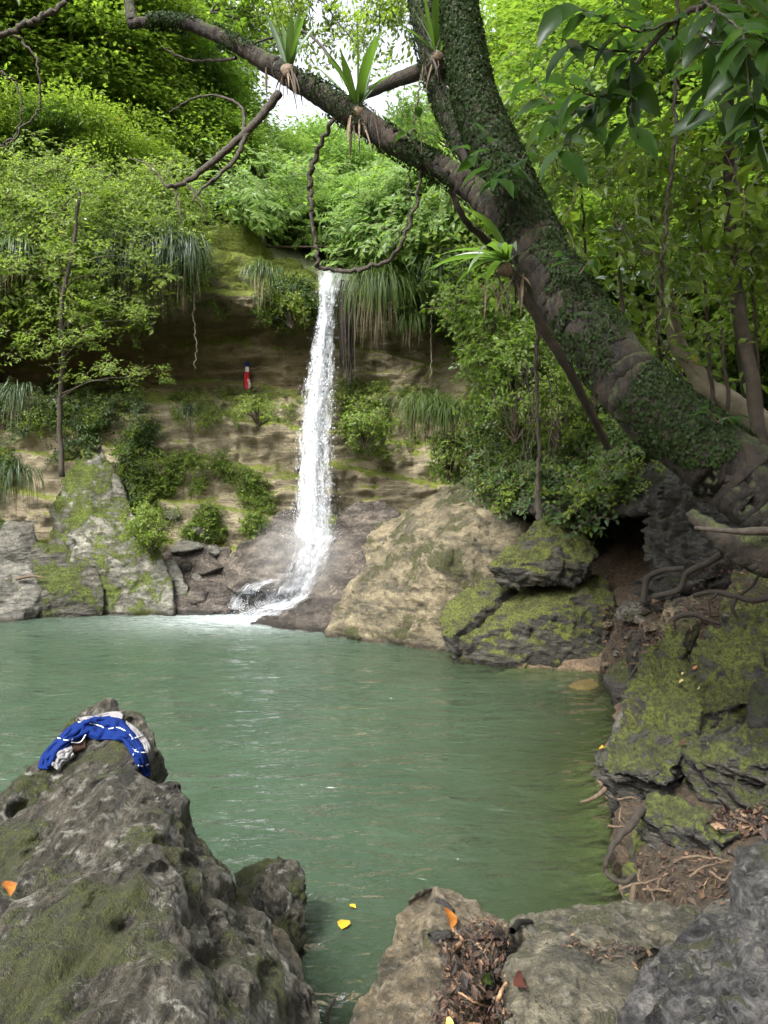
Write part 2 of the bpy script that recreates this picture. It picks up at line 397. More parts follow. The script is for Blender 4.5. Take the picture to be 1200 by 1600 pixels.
# ================================================================== POOL, TERRAIN, CLIFF
shore_px = [(1000, 1440), (985, 1420), (965, 1350), (962, 1290), (930, 1200), (962, 1150), (965, 1100), (960, 1050), (900, 1045), (800, 1040), (720, 990), (640, 975),
            (540, 950), (440, 945), (370, 945), (280, 940), (160, 940), (80, 945), (-60, 945)]
SH = [(G(a, b, 0).x, G(a, b, 0).y) for a, b in shore_px]
SH += [(-9.5, 13.2), (-11, 10), (-11, 6), (-9, 4), (-5, 3.0), (-2.2, 3.4), (-1.3, 3.1), (-0.6, 2.9), (0, 2.8), (0.5, 3.2), (1.0, 3.6)]
SH = np.array(SH)
def pool_sd(x, y):
    """signed distance to the shore, negative in the pool"""
    p = np.stack([x, y], -1); a = SH; b = np.roll(SH, -1, 0)
    best = np.full(len(x), 1e9); inside = np.zeros(len(x), bool)
    for i in range(len(a)):
        e = b[i] - a[i]; q = p - a[i]
        t = np.clip((q @ e) / (e @ e), 0, 1)
        best = np.minimum(best, np.linalg.norm(q - t[:, None] * e, axis=1))
        c = (a[i][1] > y) != (b[i][1] > y)
        xs = a[i][0] + (y - a[i][1]) / (b[i][1] - a[i][1] + 1e-12) * (b[i][0] - a[i][0])
        inside ^= c & (x < xs)
    return np.where(inside, -best, best)
def cliff_line(x):
    return 15.9 - 0.85 * np.clip(x - 1.2, 0, 4) - 0.5 * np.clip(-8 - x, 0, 6)
def hill(x, y):
    c = np.abs(x - 0.7 - 0.01 * y)
    side = np.clip(c - 1.2, 0, 60)
    t = np.clip(y - cliff_line(x), 0, 100)
    return 6.25 + 0.33 * t + 0.55 * side * (1 - 0.35 * sstep(10, 40, side)) * sstep(0, 9, t + side * 0.3) 
def ground_z(x, y):
    s = pool_sd(x, y)
    P3 = np.stack([x, y, x * 0], -1)
    bed = -np.clip(-s * 0.55, 0, 1.9)
    right = sstep(-2, 2, x)
    bank = 0.04 + 0.40 * np.clip(s, 0, 1.2) + 0.70 * np.clip(s - 1.2, 0, 14) + 0.3 * np.clip(s - 15, 0, 60)
    r = np.hypot(x, y)
    near = 0.35 + 0.45 * np.clip(r - 3.2, 0, 60)
    k = 1 - sstep(3.5, 6.5, y)
    bank = bank * (1 - k) + np.minimum(bank, near) * k
    z = np.where(s < 0, bed, bank)
    t = y - cliff_line(x)
    z = z * (1 - sstep(0.9, 1.9, t)) + hill(x, y) * sstep(0.9, 1.9, t)
    z = z + 0.10 * fbm(P3 * 0.9, 4, 2) * sstep(-1, 0.6, s) + 0.6 * fbm(P3 * 0.13, 3, 4) * sstep(3, 12, s)
    return z
def build_ground():
    def axis(lo, hi, fine_lo, fine_hi, fine, coarse):
        a = [fine_lo]
        while a[-1] < fine_hi: a.append(a[-1] + fine)
        st = fine
        while a[-1] < hi: st = min(coarse, st * 1.12); a.append(a[-1] + st)
        b = [fine_lo]; st = fine
        while b[-1] > lo: st = min(coarse, st * 1.12); b.append(b[-1] - st)
        return np.array(sorted(set(b + a)))
    X = axis(-110, 110, -9, 7, 0.11, 5); Y = axis(-60, 160, 1, 19, 0.11, 5)
    gx, gy = np.meshgrid(X, Y); x, y = gx.ravel(), gy.ravel()
    z = ground_z(x, y)
    nx, ny = len(X), len(Y)
    i = np.arange(ny - 1)[:, None] * nx + np.arange(nx - 1)[None, :]
    Q = np.stack([i, i + 1, i + nx + 1, i + nx], -1).reshape(-1, 4)
    V = np.stack([x, y, z], -1)
    me = mesh_np('ground', V, Q, [M['ground']], True)
    o = link('ground', me); tag(o, 'brown earth banks and valley sides under the forest', None, None, 'structure')
    return o, V, Q
def ground_mat():
    m, nt = new_mat('forest_floor'); n = N(nt); P = mapped(n)
    f = noise(n, P, 3, 8, 0.7); f2 = noise(n, P, 25, 6, 0.75)
    col = mix(n, ramp(n, f, [(0.35, 0.0), (0.65, 1.0)]), (0.075, 0.05, 0.03), (0.19, 0.135, 0.08))
    col = mix(n, ramp(n, f2, [(0.4, 0.8), (0.58, 0.0)]), col, (0.025, 0.018, 0.01))
    sp = n('ShaderNodeSeparateXYZ', i_0=n('ShaderNodeNewGeometry').outputs['Position'])
    far = ramp(n, math_(n, 'MULTIPLY', sp.outputs['Y'], 0.05), [(0.7, 0.0), (0.8, 1.0)])
    col = mix(n, math_(n, 'MULTIPLY', far, 0.8), col, (0.03, 0.045, 0.012))
    bedc = ramp(n, math_(n, 'ADD', sp.outputs['Z'], 1.0), [(0.93, 1.0), (1.0, 0.0)])
    col = mix(n, bedc, col, mix(n, ramp(n, f2, [(0.35, 0.0), (0.7, 1.0)]), (0.13, 0.12, 0.06), (0.24, 0.2, 0.1)))
    b = n('ShaderNodeBump', i_Strength=0.9, i_Distance=0.05, i_Height=math_(n, 'ADD', f, math_(n, 'MULTIPLY', f2, 0.4)))
    p = n('ShaderNodeBsdfPrincipled', i_Base_Color=col, i_Roughness=0.9, i_Normal=b.outputs[0])
    n('ShaderNodeOutputMaterial', i_Surface=p.outputs[0]); return m
M['ground'] = ground_mat()
ground, GV, GQ = build_ground()
BVH['ground'] = BVHTree.FromPolygons([Vector(v) for v in GV.tolist()], GQ.tolist())

# ---- cliff: a curtain of profiles, each a list of (offset from the cliff line, height)
def prof(*k): return np.array(k, float)
PR = {
 -15: prof((-0.9, -0.8), (-0.8, 1.0), (-0.6, 2.6), (-0.3, 3.9), (0.3, 4.2), (1.0, 4.6), (0.9, 5.6), (-0.4, 6.3), (-0.6, 7.0), (0.1, 7.9), (1.4, 8.6), (5.5, 9.4)),
 -6.2: prof((-0.9, -0.8), (-0.8, 1.0), (-0.5, 2.6), (-0.2, 3.9), (0.3, 4.2), (1.0, 4.5), (0.8, 5.5), (-0.3, 6.2), (-0.5, 6.9), (0.1, 7.7), (1.4, 8.4), (5.5, 9.2)),
 -4.2: prof((-0.8, -0.8), (-0.6, 0.9), (-0.3, 2.4), (0.0, 3.9), (0.4, 4.25), (1.0, 4.45), (0.7, 5.6), (-0.2, 6.15), (-0.4, 6.6), (0.0, 7.4), (1.2, 8.0), (5.5, 8.6)),
 -2.9: prof((-0.6, -0.8), (-0.4, 0.9), (-0.1, 2.3), (0.15, 3.8), (0.5, 4.2), (1.0, 4.35), (0.6, 5.6), (-0.1, 5.95), (-0.35, 6.5), (-0.1, 7.2), (0.9, 7.9), (5.0, 8.0)),
 -1.9: prof((-0.3, -0.8), (-0.1, 0.9), (0.0, 2.2), (0.2, 3.8), (0.45, 4.2), (0.8, 4.35), (0.5, 5.4), (0.0, 5.8), (-0.25, 6.2), (0.0, 6.75), (0.9, 7.2), (5.0, 7.3)),
 -1.35: prof((-0.1, -0.8), (0.1, 0.9), (0.15, 2.2), (0.25, 3.6), (0.4, 4.2), (0.55, 4.8), (0.45, 5.4), (0.15, 5.9), (-0.15, 6.2), (0.05, 6.45), (0.9, 6.6), (5.0, 6.8)),
 -1.05: prof((0.0, -0.8), (0.2, 0.9), (0.25, 2.2), (0.3, 3.4), (0.4, 4.1), (0.5, 4.8), (0.45, 5.4), (0.25, 5.9), (-0.05, 6.15), (0.1, 6.28), (0.9, 6.32), (5.0, 6.5)),
 -0.6: prof((0.0, -0.8), (0.2, 0.9), (0.2, 2.2), (0.25, 3.4), (0.3, 4.0), (0.4, 4.8), (0.35, 5.4), (0.15, 5.9), (-0.05, 6.2), (0.1, 6.35), (0.9, 6.4), (5.0, 6.6)),
 0.0: prof((-0.2, -0.8), (0.0, 0.9), (0.1, 2.2), (0.15, 3.3), (0.3, 3.9), (0.5, 4.6), (0.5, 5.3), (0.2, 5.9), (0.0, 6.5), (0.3, 7.0), (1.0, 7.3), (5.0, 8.0)),
 1.2: prof((-0.4, -0.8), (-0.2, 0.9), (-0.1, 2.2), (0.0, 3.3), (0.2, 3.9), (0.5, 4.6), (0.6, 5.4), (0.2, 6.1), (0.1, 6.8), (0.5, 7.5), (1.3, 8.0), (5.0, 9.0)),
 3.0: prof((-0.9, -0.8), (-0.6, 0.9), (-0.3, 2.2), (-0.1, 3.4), (0.2, 4.2), (0.5, 5.0), (0.7, 5.8), (0.5, 6.6), (0.7, 7.4), (1.2, 8.2), (2.0, 9.0), (5.0, 10.5)),
 7.0: prof((-0.9, -0.8), (-0.6, 0.9), (-0.3, 2.2), (0.1, 3.4), (0.5, 4.2), (0.9, 5.0), (1.2, 5.8), (1.4, 6.6), (1.7, 7.4), (2.2, 8.2), (3.0, 9.0), (6.0, 12.5)),
}
def build_cliff():
    xs = np.concatenate([np.arange(-15, -8, 0.12), np.arange(-8, 4, 0.035), np.arange(4, 7, 0.1)]); nt_ = 300
    keys = sorted(PR); K = np.array([PR[k] for k in keys])         # (nk, m, 2)
    m = K.shape[1]
    cols = []
    for x in xs:
        xw = x + 0.25 * math.sin(x * 1.7)
        i = min(max(np.searchsorted(keys, xw) - 1, 0), len(keys) - 2)
        f = np.clip((xw - keys[i]) / (keys[i + 1] - keys[i]), 0, 1); f = f * f * (3 - 2 * f)
        pk = K[i] * (1 - f) + K[i + 1] * f
        C = catmull(np.hstack([pk, np.zeros((m, 1))]), nt_)
        cols.append(np.stack([np.full(nt_, x), cliff_line(x) + C[:, 0], C[:, 1]], -1))
    V = np.array(cols)                                              # (nx, nt, 3)
    dx = np.gradient(V, axis=0); dt = np.gradient(V, axis=1)
    NN = np.cross(dt, dx); NN /= np.linalg.norm(NN, axis=2)[..., None] + 1e-9   # outward
    V = V.reshape(-1, 3); NN = NN.reshape(-1, 3)
    if NN[:, 1].mean() > 0: NN = -NN
    fade = 1 - 0.75 * sstep(7.0, 9, V[:, 2])
    P = V.copy()
    # lips and steps of bedded rock: warped strata, recessed joints
    s = P[:, 2] * 1.15 + 0.10 * P[:, 0] + 0.5 * fbm(P * [0.5, 0.5, 0.7], 4, 3)
    fr = s - np.floor(s); lay = np.minimum(fr * 1.15, (1 - fr) * 7)
    s2 = P[:, 2] * 3.3 - 0.25 * P[:, 0] + 0.7 * fbm(P * [0.9, 0.9, 1.3], 4, 8)
    f2 = s2 - np.floor(s2); lay2 = np.minimum(f2 * 1.2, (1 - f2) * 6)
    d = 0.30 * fbm(P * [0.5, 0.5, 0.8], 5, 1, 0.55) + 0.24 * (lay - 0.5) * (0.4 + np.clip(fbm(P * 0.45, 2, 33) + 0.5, 0, 1)) + 0.13 * (lay2 - 0.5) * np.clip(0.5 + 1.5 * fbm(P * 0.8, 2, 35), 0, 1.3)
    d += 0.07 * fbm(P * 3.1, 4, 21, 0.6) + 0.11 * (ridged(P * [1.6, 1.6, 3.4], 4, 25) - .6) - 0.12 * np.clip(ridged(P * [0.9, 0.9, 0.55], 2, 51) - 0.8, 0, 1) * 4
    keep = np.exp(-((P[:, 0] + 0.95) / 0.45) ** 2) * sstep(5.6, 6.2, P[:, 2])       # the lip of the fall stays smooth
    V = V + NN * (d * fade * (1 - 0.8 * keep))[:, None]
    n0, n1 = len(xs), nt_
    i = np.arange(n0 - 1)[:, None] * n1 + np.arange(n1 - 1)[None, :]
    Q = np.stack([i, i + n1, i + n1 + 1, i + 1], -1).reshape(-1, 4)
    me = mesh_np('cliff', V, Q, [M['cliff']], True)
    o = link('cliff', me); tag(o, 'tan layered cliff with a dark recess under a mossy overhanging lip', None, None, 'structure')
    BVH['cliff'] = BVHTree.FromPolygons([Vector(v) for v in V.tolist()], Q.tolist())
    return o
def cliff_mat():
    m, nt = new_mat('cliff_rock'); n = N(nt); P = mapped(n); S = mapped(n, (0.5, 0.5, 2.6), (0.06, 0.1, 0)); Vt = mapped(n, (3, 3, 0.35))
    a = noise(n, S, 1.6, 9, 0.68, 0.5); b_ = noise(n, P, 7, 8, 0.7); c_ = noise(n, P, 40, 5, 0.75); big = noise(n, P, 0.55, 5, 0.6)
    col = mix(n, ramp(n, a, [(0.38, 0.0), (0.60, 1.0)]), (0.24, 0.205, 0.13), (0.50, 0.43, 0.29))
    col = mix(n, ramp(n, b_, [(0.36, 0.4), (0.46, 0.0)]), col, (0.17, 0.14, 0.09))
    col = mix(n, ramp(n, c_, [(0.36, 0.5), (0.46, 0.0)]), col, (0.12, 0.10, 0.065))
    g = n('ShaderNodeNewGeometry'); sp = n('ShaderNodeSeparateXYZ', i_0=g.outputs['Position']); sn = n('ShaderNodeSeparateXYZ', i_0=g.outputs['Normal'])
    # damp dark streaks running down the face
    st = noise(n, Vt, 1.5, 6, 0.7)
    wet = ramp(n, st, [(0.56, 0.0), (0.72, 0.6)])
    col = mix(n, wet, col, (0.06, 0.055, 0.032))
    # browner rock in the recess, its shade also put into the colour
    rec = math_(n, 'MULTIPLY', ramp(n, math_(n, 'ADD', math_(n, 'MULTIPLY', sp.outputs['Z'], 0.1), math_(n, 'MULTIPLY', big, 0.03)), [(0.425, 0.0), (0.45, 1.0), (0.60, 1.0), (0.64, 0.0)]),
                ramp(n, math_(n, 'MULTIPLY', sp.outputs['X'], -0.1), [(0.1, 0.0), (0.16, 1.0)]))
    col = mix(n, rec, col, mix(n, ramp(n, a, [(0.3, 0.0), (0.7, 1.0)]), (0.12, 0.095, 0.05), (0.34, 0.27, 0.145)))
    # moss and algae
    mn = noise(n, P, 1.7, 8, 0.7, 0.3)
    mf = math_(n, 'ADD', math_(n, 'MULTIPLY', sn.outputs['Z'], 0.35), mn)
    mf = math_(n, 'ADD', mf, ramp(n, math_(n, 'MULTIPLY', sp.outputs['Z'], 0.1), [(0.60, 0.0), (0.67, 0.36)]))
    mf = ramp(n, mf, [(0.60, 0.0), (0.74, 1.0)])
    mc = mix(n, ramp(n, noise(n, P, 18, 6, 0.8), [(0.35, 0.0), (0.65, 1.0)]), (0.08, 0.10, 0.014), (0.30, 0.35, 0.05))
    col = mix(n, mf, col, mc)
    low = ramp(n, sp.outputs['Z'], [(0.0, 0.8), (0.5, 0.0)])
    h = math_(n, 'ADD', math_(n, 'MULTIPLY', a, 1.2), math_(n, 'ADD', math_(n, 'MULTIPLY', b_, 0.7), math_(n, 'MULTIPLY', c_, 0.3)))
    b = n('ShaderNodeBump', i_Strength=1.0, i_Distance=0.22, i_Height=h)
    p = n('ShaderNodeBsdfPrincipled', i_Base_Color=col, i_Roughness=mix(n, wet, (0.85,) * 3, (0.4,) * 3), i_Normal=b.outputs[0])
    n('ShaderNodeOutputMaterial', i_Surface=p.outputs[0]); return m
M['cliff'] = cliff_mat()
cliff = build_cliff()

# ---- water of the pool
def water_mat():
    m, nt = new_mat('green_pool_water'); n = N(nt)
    g = n('ShaderNodeNewGeometry')
    at = n('ShaderNodeAttribute', attribute_name='murk')
    ss = mapped(n, (1.0, 2.2, 1), (0, 0, 0.12)); s2 = mapped(n, (1, 1.5, 1), (0, 0, -0.35)); P = mapped(n)
    w1 = noise(n, ss, 2.4, 2, 0.5, 0.4); w2 = noise(n, s2, 7.5, 3, 0.55, 0.8); w3 = noise(n, P, 26, 2, 0.5)
    calm_ = ramp(n, noise(n, mapped(n, (1, 1, 1)), 0.55, 2, 0.5), [(0.35, 0.25), (0.65, 1.0)])
    h = math_(n, 'ADD', math_(n, 'MULTIPLY', w1, 0.9), math_(n, 'ADD', math_(n, 'MULTIPLY', w2, math_(n, 'MULTIPLY', calm_, 0.42)), math_(n, 'MULTIPLY', w3, 0.03)))
    calm = noise(n, P, 0.5, 2, 0.5)
    b = n('ShaderNodeBump', i_Strength=1.0, i_Height=h, i_Distance=0.125)
    cl = noise(n, P, 0.9, 5, 0.6, 0.5)
    col = mix(n, ramp(n, cl, [(0.3, 0.0), (0.7, 1.0)]), (0.028, 0.049, 0.031), (0.039, 0.063, 0.039))
    at2 = n('ShaderNodeAttribute', attribute_name='silt')
    col = mix(n, at2.outputs['Fac'], col, (0.042, 0.056, 0.027))
    foam = n('ShaderNodeAttribute', attribute_name='foam')
    ff = math_(n, 'MULTIPLY', foam.outputs['Fac'], ramp(n, noise(n, mapped(n, (1, 3, 1)), 5, 6, 0.75), [(0.35, 0.25), (0.62, 1.0)]))
    col = mix(n, ff, col, (0.62, 0.70, 0.72))
    d = n('ShaderNodeBsdfDiffuse', i_Color=col)
    tr = n('ShaderNodeBsdfTransparent', i_Color=(0.62, 0.78, 0.60, 1))
    s1 = n('ShaderNodeMixShader', i_0=at.outputs['Fac'], i_1=tr.outputs[0], i_2=d.outputs[0])
    gl = n('ShaderNodeBsdfGlossy', i_Roughness=0.03, i_Color=(1, 1, 1, 1), i_Normal=b.outputs[0])
    fr = n('ShaderNodeFresnel', i_IOR=1.33, i_Normal=b.outputs[0])
    s2_ = n('ShaderNodeMixShader', i_0=fr.outputs[0], i_1=s1.outputs[0], i_2=gl.outputs[0])
    n('ShaderNodeOutputMaterial', i_Surface=s2_.outputs[0]); return m
M['water'] = water_mat()
def build_water():
    X = np.arange(-12, 4.6, 0.05); Y = np.arange(1.2, 16.2, 0.05)
    gx, gy = np.meshgrid(X, Y); x, y = gx.ravel(), gy.ravel()
    P = np.stack([x, y, x * 0], -1)
    c = G(400, 962, 0); dd = np.hypot(x - c.x, y - c.y)
    z = 0.010 * np.sin(dd * 7.5 + 1.5 * fbm(P * 0.8, 2, 3)) * np.exp(-dd / 3.5) * np.clip(dd, 0, 1)
    z += 0.012 * fbm(P * [1.3, 2.3, 1], 3, 5)
    depth = np.clip(-pool_sd(x, y) * 0.55, 0, 1.9)
    nx, ny = len(X), len(Y)
    i = np.arange(ny - 1)[:, None] * nx + np.arange(nx - 1)[None, :]
    Q = np.stack([i, i + 1, i + nx + 1, i + nx], -1).reshape(-1, 4)
    me = mesh_np('water', np.stack([x, y, z], -1), Q, [M['water']], True)
    for nm, val in (('murk', 1 - np.exp(-depth * 3.2)), ('silt', np.exp(-depth * 1.6) * sstep(-1.0, 1.5, x)),
                    ('foam', np.exp(-(np.hypot((x - c.x) * 0.75, (y - c.y + 0.2) * 1.3) / 0.95) ** 1.5) * 1.0 + 0.25 * np.exp(-(np.hypot((x - c.x) * 0.6, (y - c.y + 0.3)) / 1.5) ** 2))):
        a = me.attributes.new(nm, 'FLOAT', 'POINT'); a.data.foreach_set('value', np.clip(val, 0, 1).astype(np.float32))
    o = link('water', me); tag(o, 'green rippled water of the plunge pool', None, None, 'structure')
build_water()
# ================================================================== ROCKS
rock('boulder', 'huge pitted grey boulder in the lower left with blue shorts lying on its top', 'left_grey', [
    [D(130, 1112, 3.75), D(165, 1098, 3.8), D(205, 1104, 3.7), D(70, 1168, 3.4), D(0, 1240, 3.05), D(262, 1168, 3.45), D(200, 1190, 3.15), D(90, 1215, 3.1), D(-60, 1330, 2.7)],
    [D(0, 1245, 3.0), D(90, 1200, 3.1), D(-200, 1480, 2.2), D(215, 1200, 3.05), D(285, 1215, 3.1), D(302, 1275, 3.1), D(235, 1320, 2.45), D(340, 1345, 2.95), D(150, 1330, 2.4)],
    [D(235, 1320, 2.42), D(100, 1330, 2.4), D(265, 1460, 2.0), D(285, 1600, 1.65), D(300, 1760, 1.35), D(345, 1345, 2.9), D(400, 1425, 2.75), D(450, 1485, 2.6), D(482, 1545, 2.45), D(495, 1610, 2.3), D(505, 1720, 2.1),
     D(-100, 1400, 2.2), D(-300, 1700, 1.5), D(60, 1560, 1.65)],
    ], base=-0.7, vox=0.0125, smooth=5, amp=0.065, freq=1.5, strata=(0.85, -0.1, 0.35, 0.05, 3.2), pits=0.006, crack=0.05, groove=(6.0, .8, 4, .018), rough=.18, dents=[(250, 1365, 16, .07), (300, 1345, 12, .05), (185, 1375, 20, .06), (235, 1255, 10, .05), (272, 1236, 8, .04), (345, 1440, 14, .06), (355, 1400, 12, .05), (60, 1330, 16, .05), (30, 1270, 14, .07), (150, 1410, 12, .05), (420, 1520, 14, .06), (470, 1580, 16, .08), (300, 1520, 14, .05), (205, 1130, 9, .05), (190, 1450, 10, .04), (110, 1240, 10, .05), (395, 1480, 9, .04)], cat='boulder', seed=4)
rock('rock', 'dark angular rock in the water beside the huge pitted boulder', 'left_grey', [
    [D(366, 1362, 4.2), D(392, 1350, 4.3), D(440, 1352, 4.15), D(455, 1337, 4.15), D(474, 1352, 4.1), D(479, 1410, 3.95), D(420, 1385, 3.85)],
    [D(455, 1340, 4.15), D(476, 1360, 4.05), D(480, 1445, 3.85), D(462, 1485, 3.75), D(430, 1400, 3.8), D(400, 1420, 4.0)]], vox=0.013, smooth=4, amp=0.04, freq=3.0, strata=(0.5, 0, 1, 0.03, 6), flare=-0.1, rough=.5, crack=.03)
rock('rock', 'small tan cone shaped rock against the foot of the huge pitted boulder', 'tan_smooth', [
    [D(402, 1465, 3.2), D(425, 1440, 3.3), D(448, 1455, 3.25), D(470, 1500, 3.1), D(490, 1580, 2.9), D(420, 1520, 2.95), D(440, 1600, 2.7)]], vox=0.018, smooth=4, amp=0.03, freq=4, pits=0.004)
rock('boulder', 'smooth tan boulder at the bottom centre with a dark hole near its top', 'tan_smooth', [
    [D(540, 1610, 2.38), D(565, 1555, 2.52), D(602, 1480, 2.72), D(640, 1405, 2.98), D(680, 1380, 3.05), D(722, 1390, 3.05), D(800, 1432, 2.9), D(690, 1440, 2.72), D(700, 1500, 2.5), D(640, 1560, 2.35), D(600, 1700, 2.0), D(690, 1640, 2.2), D(525, 1700, 2.1)]],
    vox=0.011, smooth=12, amp=0.05, freq=2.2, pits=0.008, crack=0.025, flare=0.05, rough=.4, dents=[(655, 1401, 16, .12), (668, 1396, 9, .06), (600, 1572, 5, .02), (610, 1578, 4, .02), (700, 1412, 10, .03)])
rock('boulder', 'rounded grey green boulder right of the leaf litter at the bottom', 'grey_green', [
    [D(778, 1560, 2.4), D(790, 1500, 2.55), D(840, 1452, 2.75), D(910, 1448, 2.8), D(985, 1480, 2.7), D(1010, 1530, 2.5), D(880, 1510, 2.42), D(960, 1620, 2.15), D(850, 1640, 2.1), D(790, 1640, 2.2), D(880, 1720, 1.95)]],
    vox=0.011, smooth=12, amp=0.05, freq=2.0, pits=0.006, crack=.025, flare=0.02, rough=.4)
rock('rock', 'flat grey slab at the water edge behind the rounded grey green boulder', 'grey_green', [
    [D(800, 1440, 3.25), D(850, 1420, 3.45), D(930, 1408, 3.5), D(1010, 1410, 3.45), D(1095, 1420, 3.3), D(1080, 1470, 3.0), D(960, 1490, 2.9), D(870, 1470, 3.0), D(800, 1460, 3.0)]],
    vox=0.013, smooth=5, amp=0.045, freq=2.6, pits=0.006, crack=0.04, strata=(0.1, 0.1, 1, 0.03, 8), rough=.5, flare=0.02)
rock('boulder', 'large blue grey pitted boulder in the lower right corner', 'blue_grey', [
    [D(935, 1620, 1.9), D(990, 1550, 2.05), D(1050, 1480, 2.2), D(1100, 1445, 2.3), D(1200, 1388, 2.4), D(1320, 1340, 2.4), D(1130, 1530, 1.85), D(1250, 1480, 1.8), D(1180, 1640, 1.55), D(1000, 1700, 1.6), D(1400, 1600, 1.6)]],
    vox=0.011, smooth=8, amp=0.055, freq=2.0, pits=0.016, crack=0.03, rough=.5, dents=[(1020, 1585, 18, .05), (1100, 1510, 12, .03), (1150, 1470, 14, .04), (1180, 1550, 16, .04), (1080, 1570, 10, .03), (1130, 1600, 14, .04), (1060, 1530, 9, .03), (1170, 1430, 10, .03), (1195, 1500, 9, .03), (1120, 1560, 8, .025), (1040, 1560, 7, .02), (1150, 1520, 7, .02)])
rock('rock', 'blue grey lumpy rock at the right edge above the lower right corner boulder', 'blue_grey', [
    [D(1150, 1320, 3.05), D(1190, 1298, 3.1), D(1260, 1290, 3.1), D(1145, 1370, 2.85), D(1180, 1395, 2.6), D(1260, 1400, 2.6), D(1300, 1340, 2.8)]], base=0.2, vox=0.018, smooth=5, amp=0.05, freq=3.2, pits=0.01)
rock('rock', 'small pale grey stone in front of the earth bank', 'pale', [
    [D(1095, 1420, 3.15), D(1115, 1400, 3.25), D(1150, 1398, 3.2), D(1165, 1425, 3.0), D(1120, 1440, 2.95)]], base=0.3, vox=0.014, smooth=4, amp=0.02, freq=6)
# earth bank under the layered rocks
rock('bank', 'brown earth bank laced with roots under the layered mossy rocks', 'dirt', [
    [D(985, 1395, 3.9), D(1000, 1330, 4.2), D(1010, 1290, 4.4), D(1120, 1300, 4.1), D(1230, 1270, 4.0), D(1150, 1370, 3.55), D(1100, 1415, 3.3), D(1000, 1425, 3.6), D(1250, 1400, 3.2)],
    [D(960, 1235, 4.9), D(975, 1290, 4.6), D(1100, 1200, 5.2), D(1250, 1200, 5.0), D(1100, 1300, 4.3)],
    [D(1000, 1130, 6.0), D(1240, 1130, 5.2), D(1350, 1250, 4.0), D(1200, 1290, 4.2), D(1050, 1200, 5.3)]],
    base=-0.5, vox=0.03, smooth=5, amp=0.10, freq=2.5, strata=(0, 0, 1, 0.03, 7), cat=None, kind='structure', flare=0.0)
lay = dict(vox=0.015, smooth=4, amp=0.04, freq=2.6, strata=(0.25, -0.3, 1, 0.075, 8), drop=False, crack=0.04, rough=.6, groove=(2, 2, 9, .02))
def thick(pts, t, grow=0.0):
    """top points of a slab -> top and underside"""
    q = [Vector(p) for p in pts]; c = sum(q, Vector()) / len(q)
    return q + [Vector((c.x + (p.x - c.x) * (1 - grow), c.y + (p.y - c.y) * (1 - grow) , p.z - t)) for p in q]
rock('rock', 'long layered mossy slab jutting over the green water', 'mossy_dark', [
    thick([D(925, 1190, 5.0), D(935, 1172, 5.15), D(1010, 1140, 5.5), D(1090, 1118, 5.6), D(1125, 1125, 5.5), D(1060, 1175, 4.9), D(1040, 1215, 4.6), D(960, 1205, 4.75)], 0.24, 0.25)], **lay)
rock('rock', 'broad mossy slab with a brown leaf on it right of the jutting slab', 'mossy_dark', [
    thick([D(1062, 1170, 4.9), D(1085, 1150, 5.1), D(1120, 1130, 5.3), D(1200, 1118, 5.2), D(1320, 1120, 4.9), D(1300, 1200, 4.2), D(1160, 1195, 4.5), D(1095, 1190, 4.6)], 0.30, 0.1)], **lay)
rock('rock', 'grey layered rock at the right edge below the broad mossy slab', 'ledge', [
    thick([D(1072, 1190, 5.05), D(1110, 1180, 5.15), D(1200, 1195, 4.75), D(1330, 1200, 4.35), D(1280, 1280, 3.95), D(1160, 1245, 4.35), D(1085, 1215, 4.80)], 0.22, 0.1)], **lay)
rock('rock', 'narrow mossy ledge above the thick leaning block', 'ledge', [
    thick([D(996, 1238, 5.03), D(1030, 1208, 5.28), D(1060, 1210, 5.28), D(1110, 1225, 5.08), D(1185, 1250, 4.78), D(1190, 1280, 4.48), D(1120, 1262, 4.68), D(1040, 1240, 4.88)], 0.15, 0.1)], **lay)
rock('rock', 'thick leaning block of layered rock above the earth bank', 'mossy_dark', [
    thick([D(1000, 1262, 4.25), D(1018, 1245, 4.4), D(1060, 1250, 4.35), D(1120, 1272, 4.1), D(1175, 1290, 3.9), D(1130, 1318, 3.75), D(1060, 1290, 3.95), D(1010, 1278, 4.1)], 0.20, 0.05)], **lay)
rock('rock', 'small green mossy lump below the left end of the leaning block', 'mossy', [
    [D(985, 1300, 4.3), D(1000, 1285, 4.35), D(1015, 1300, 4.2), D(1010, 1335, 4.1), D(990, 1330, 4.15)]], base=0.2, vox=0.015, smooth=4, amp=0.02, freq=6, flare=0)
rock('rock', 'tiny mossy stone at the waterline below the curved black root', 'mossy', [
    [D(972, 1352, 4.1), D(985, 1342, 4.15), D(1000, 1350, 4.1), D(995, 1368, 4.0), D(975, 1366, 4.0)]], base=-0.1, vox=0.014, smooth=4, amp=0.015, freq=8, flare=0)
rock('rock', 'tiny mossy stone just behind the flat grey slab', 'mossy', [
    [D(970, 1395, 3.85), D(985, 1388, 3.9), D(995, 1400, 3.85), D(985, 1410, 3.75)]], base=-0.1, vox=0.014, smooth=4, amp=0.015, freq=8, flare=0)
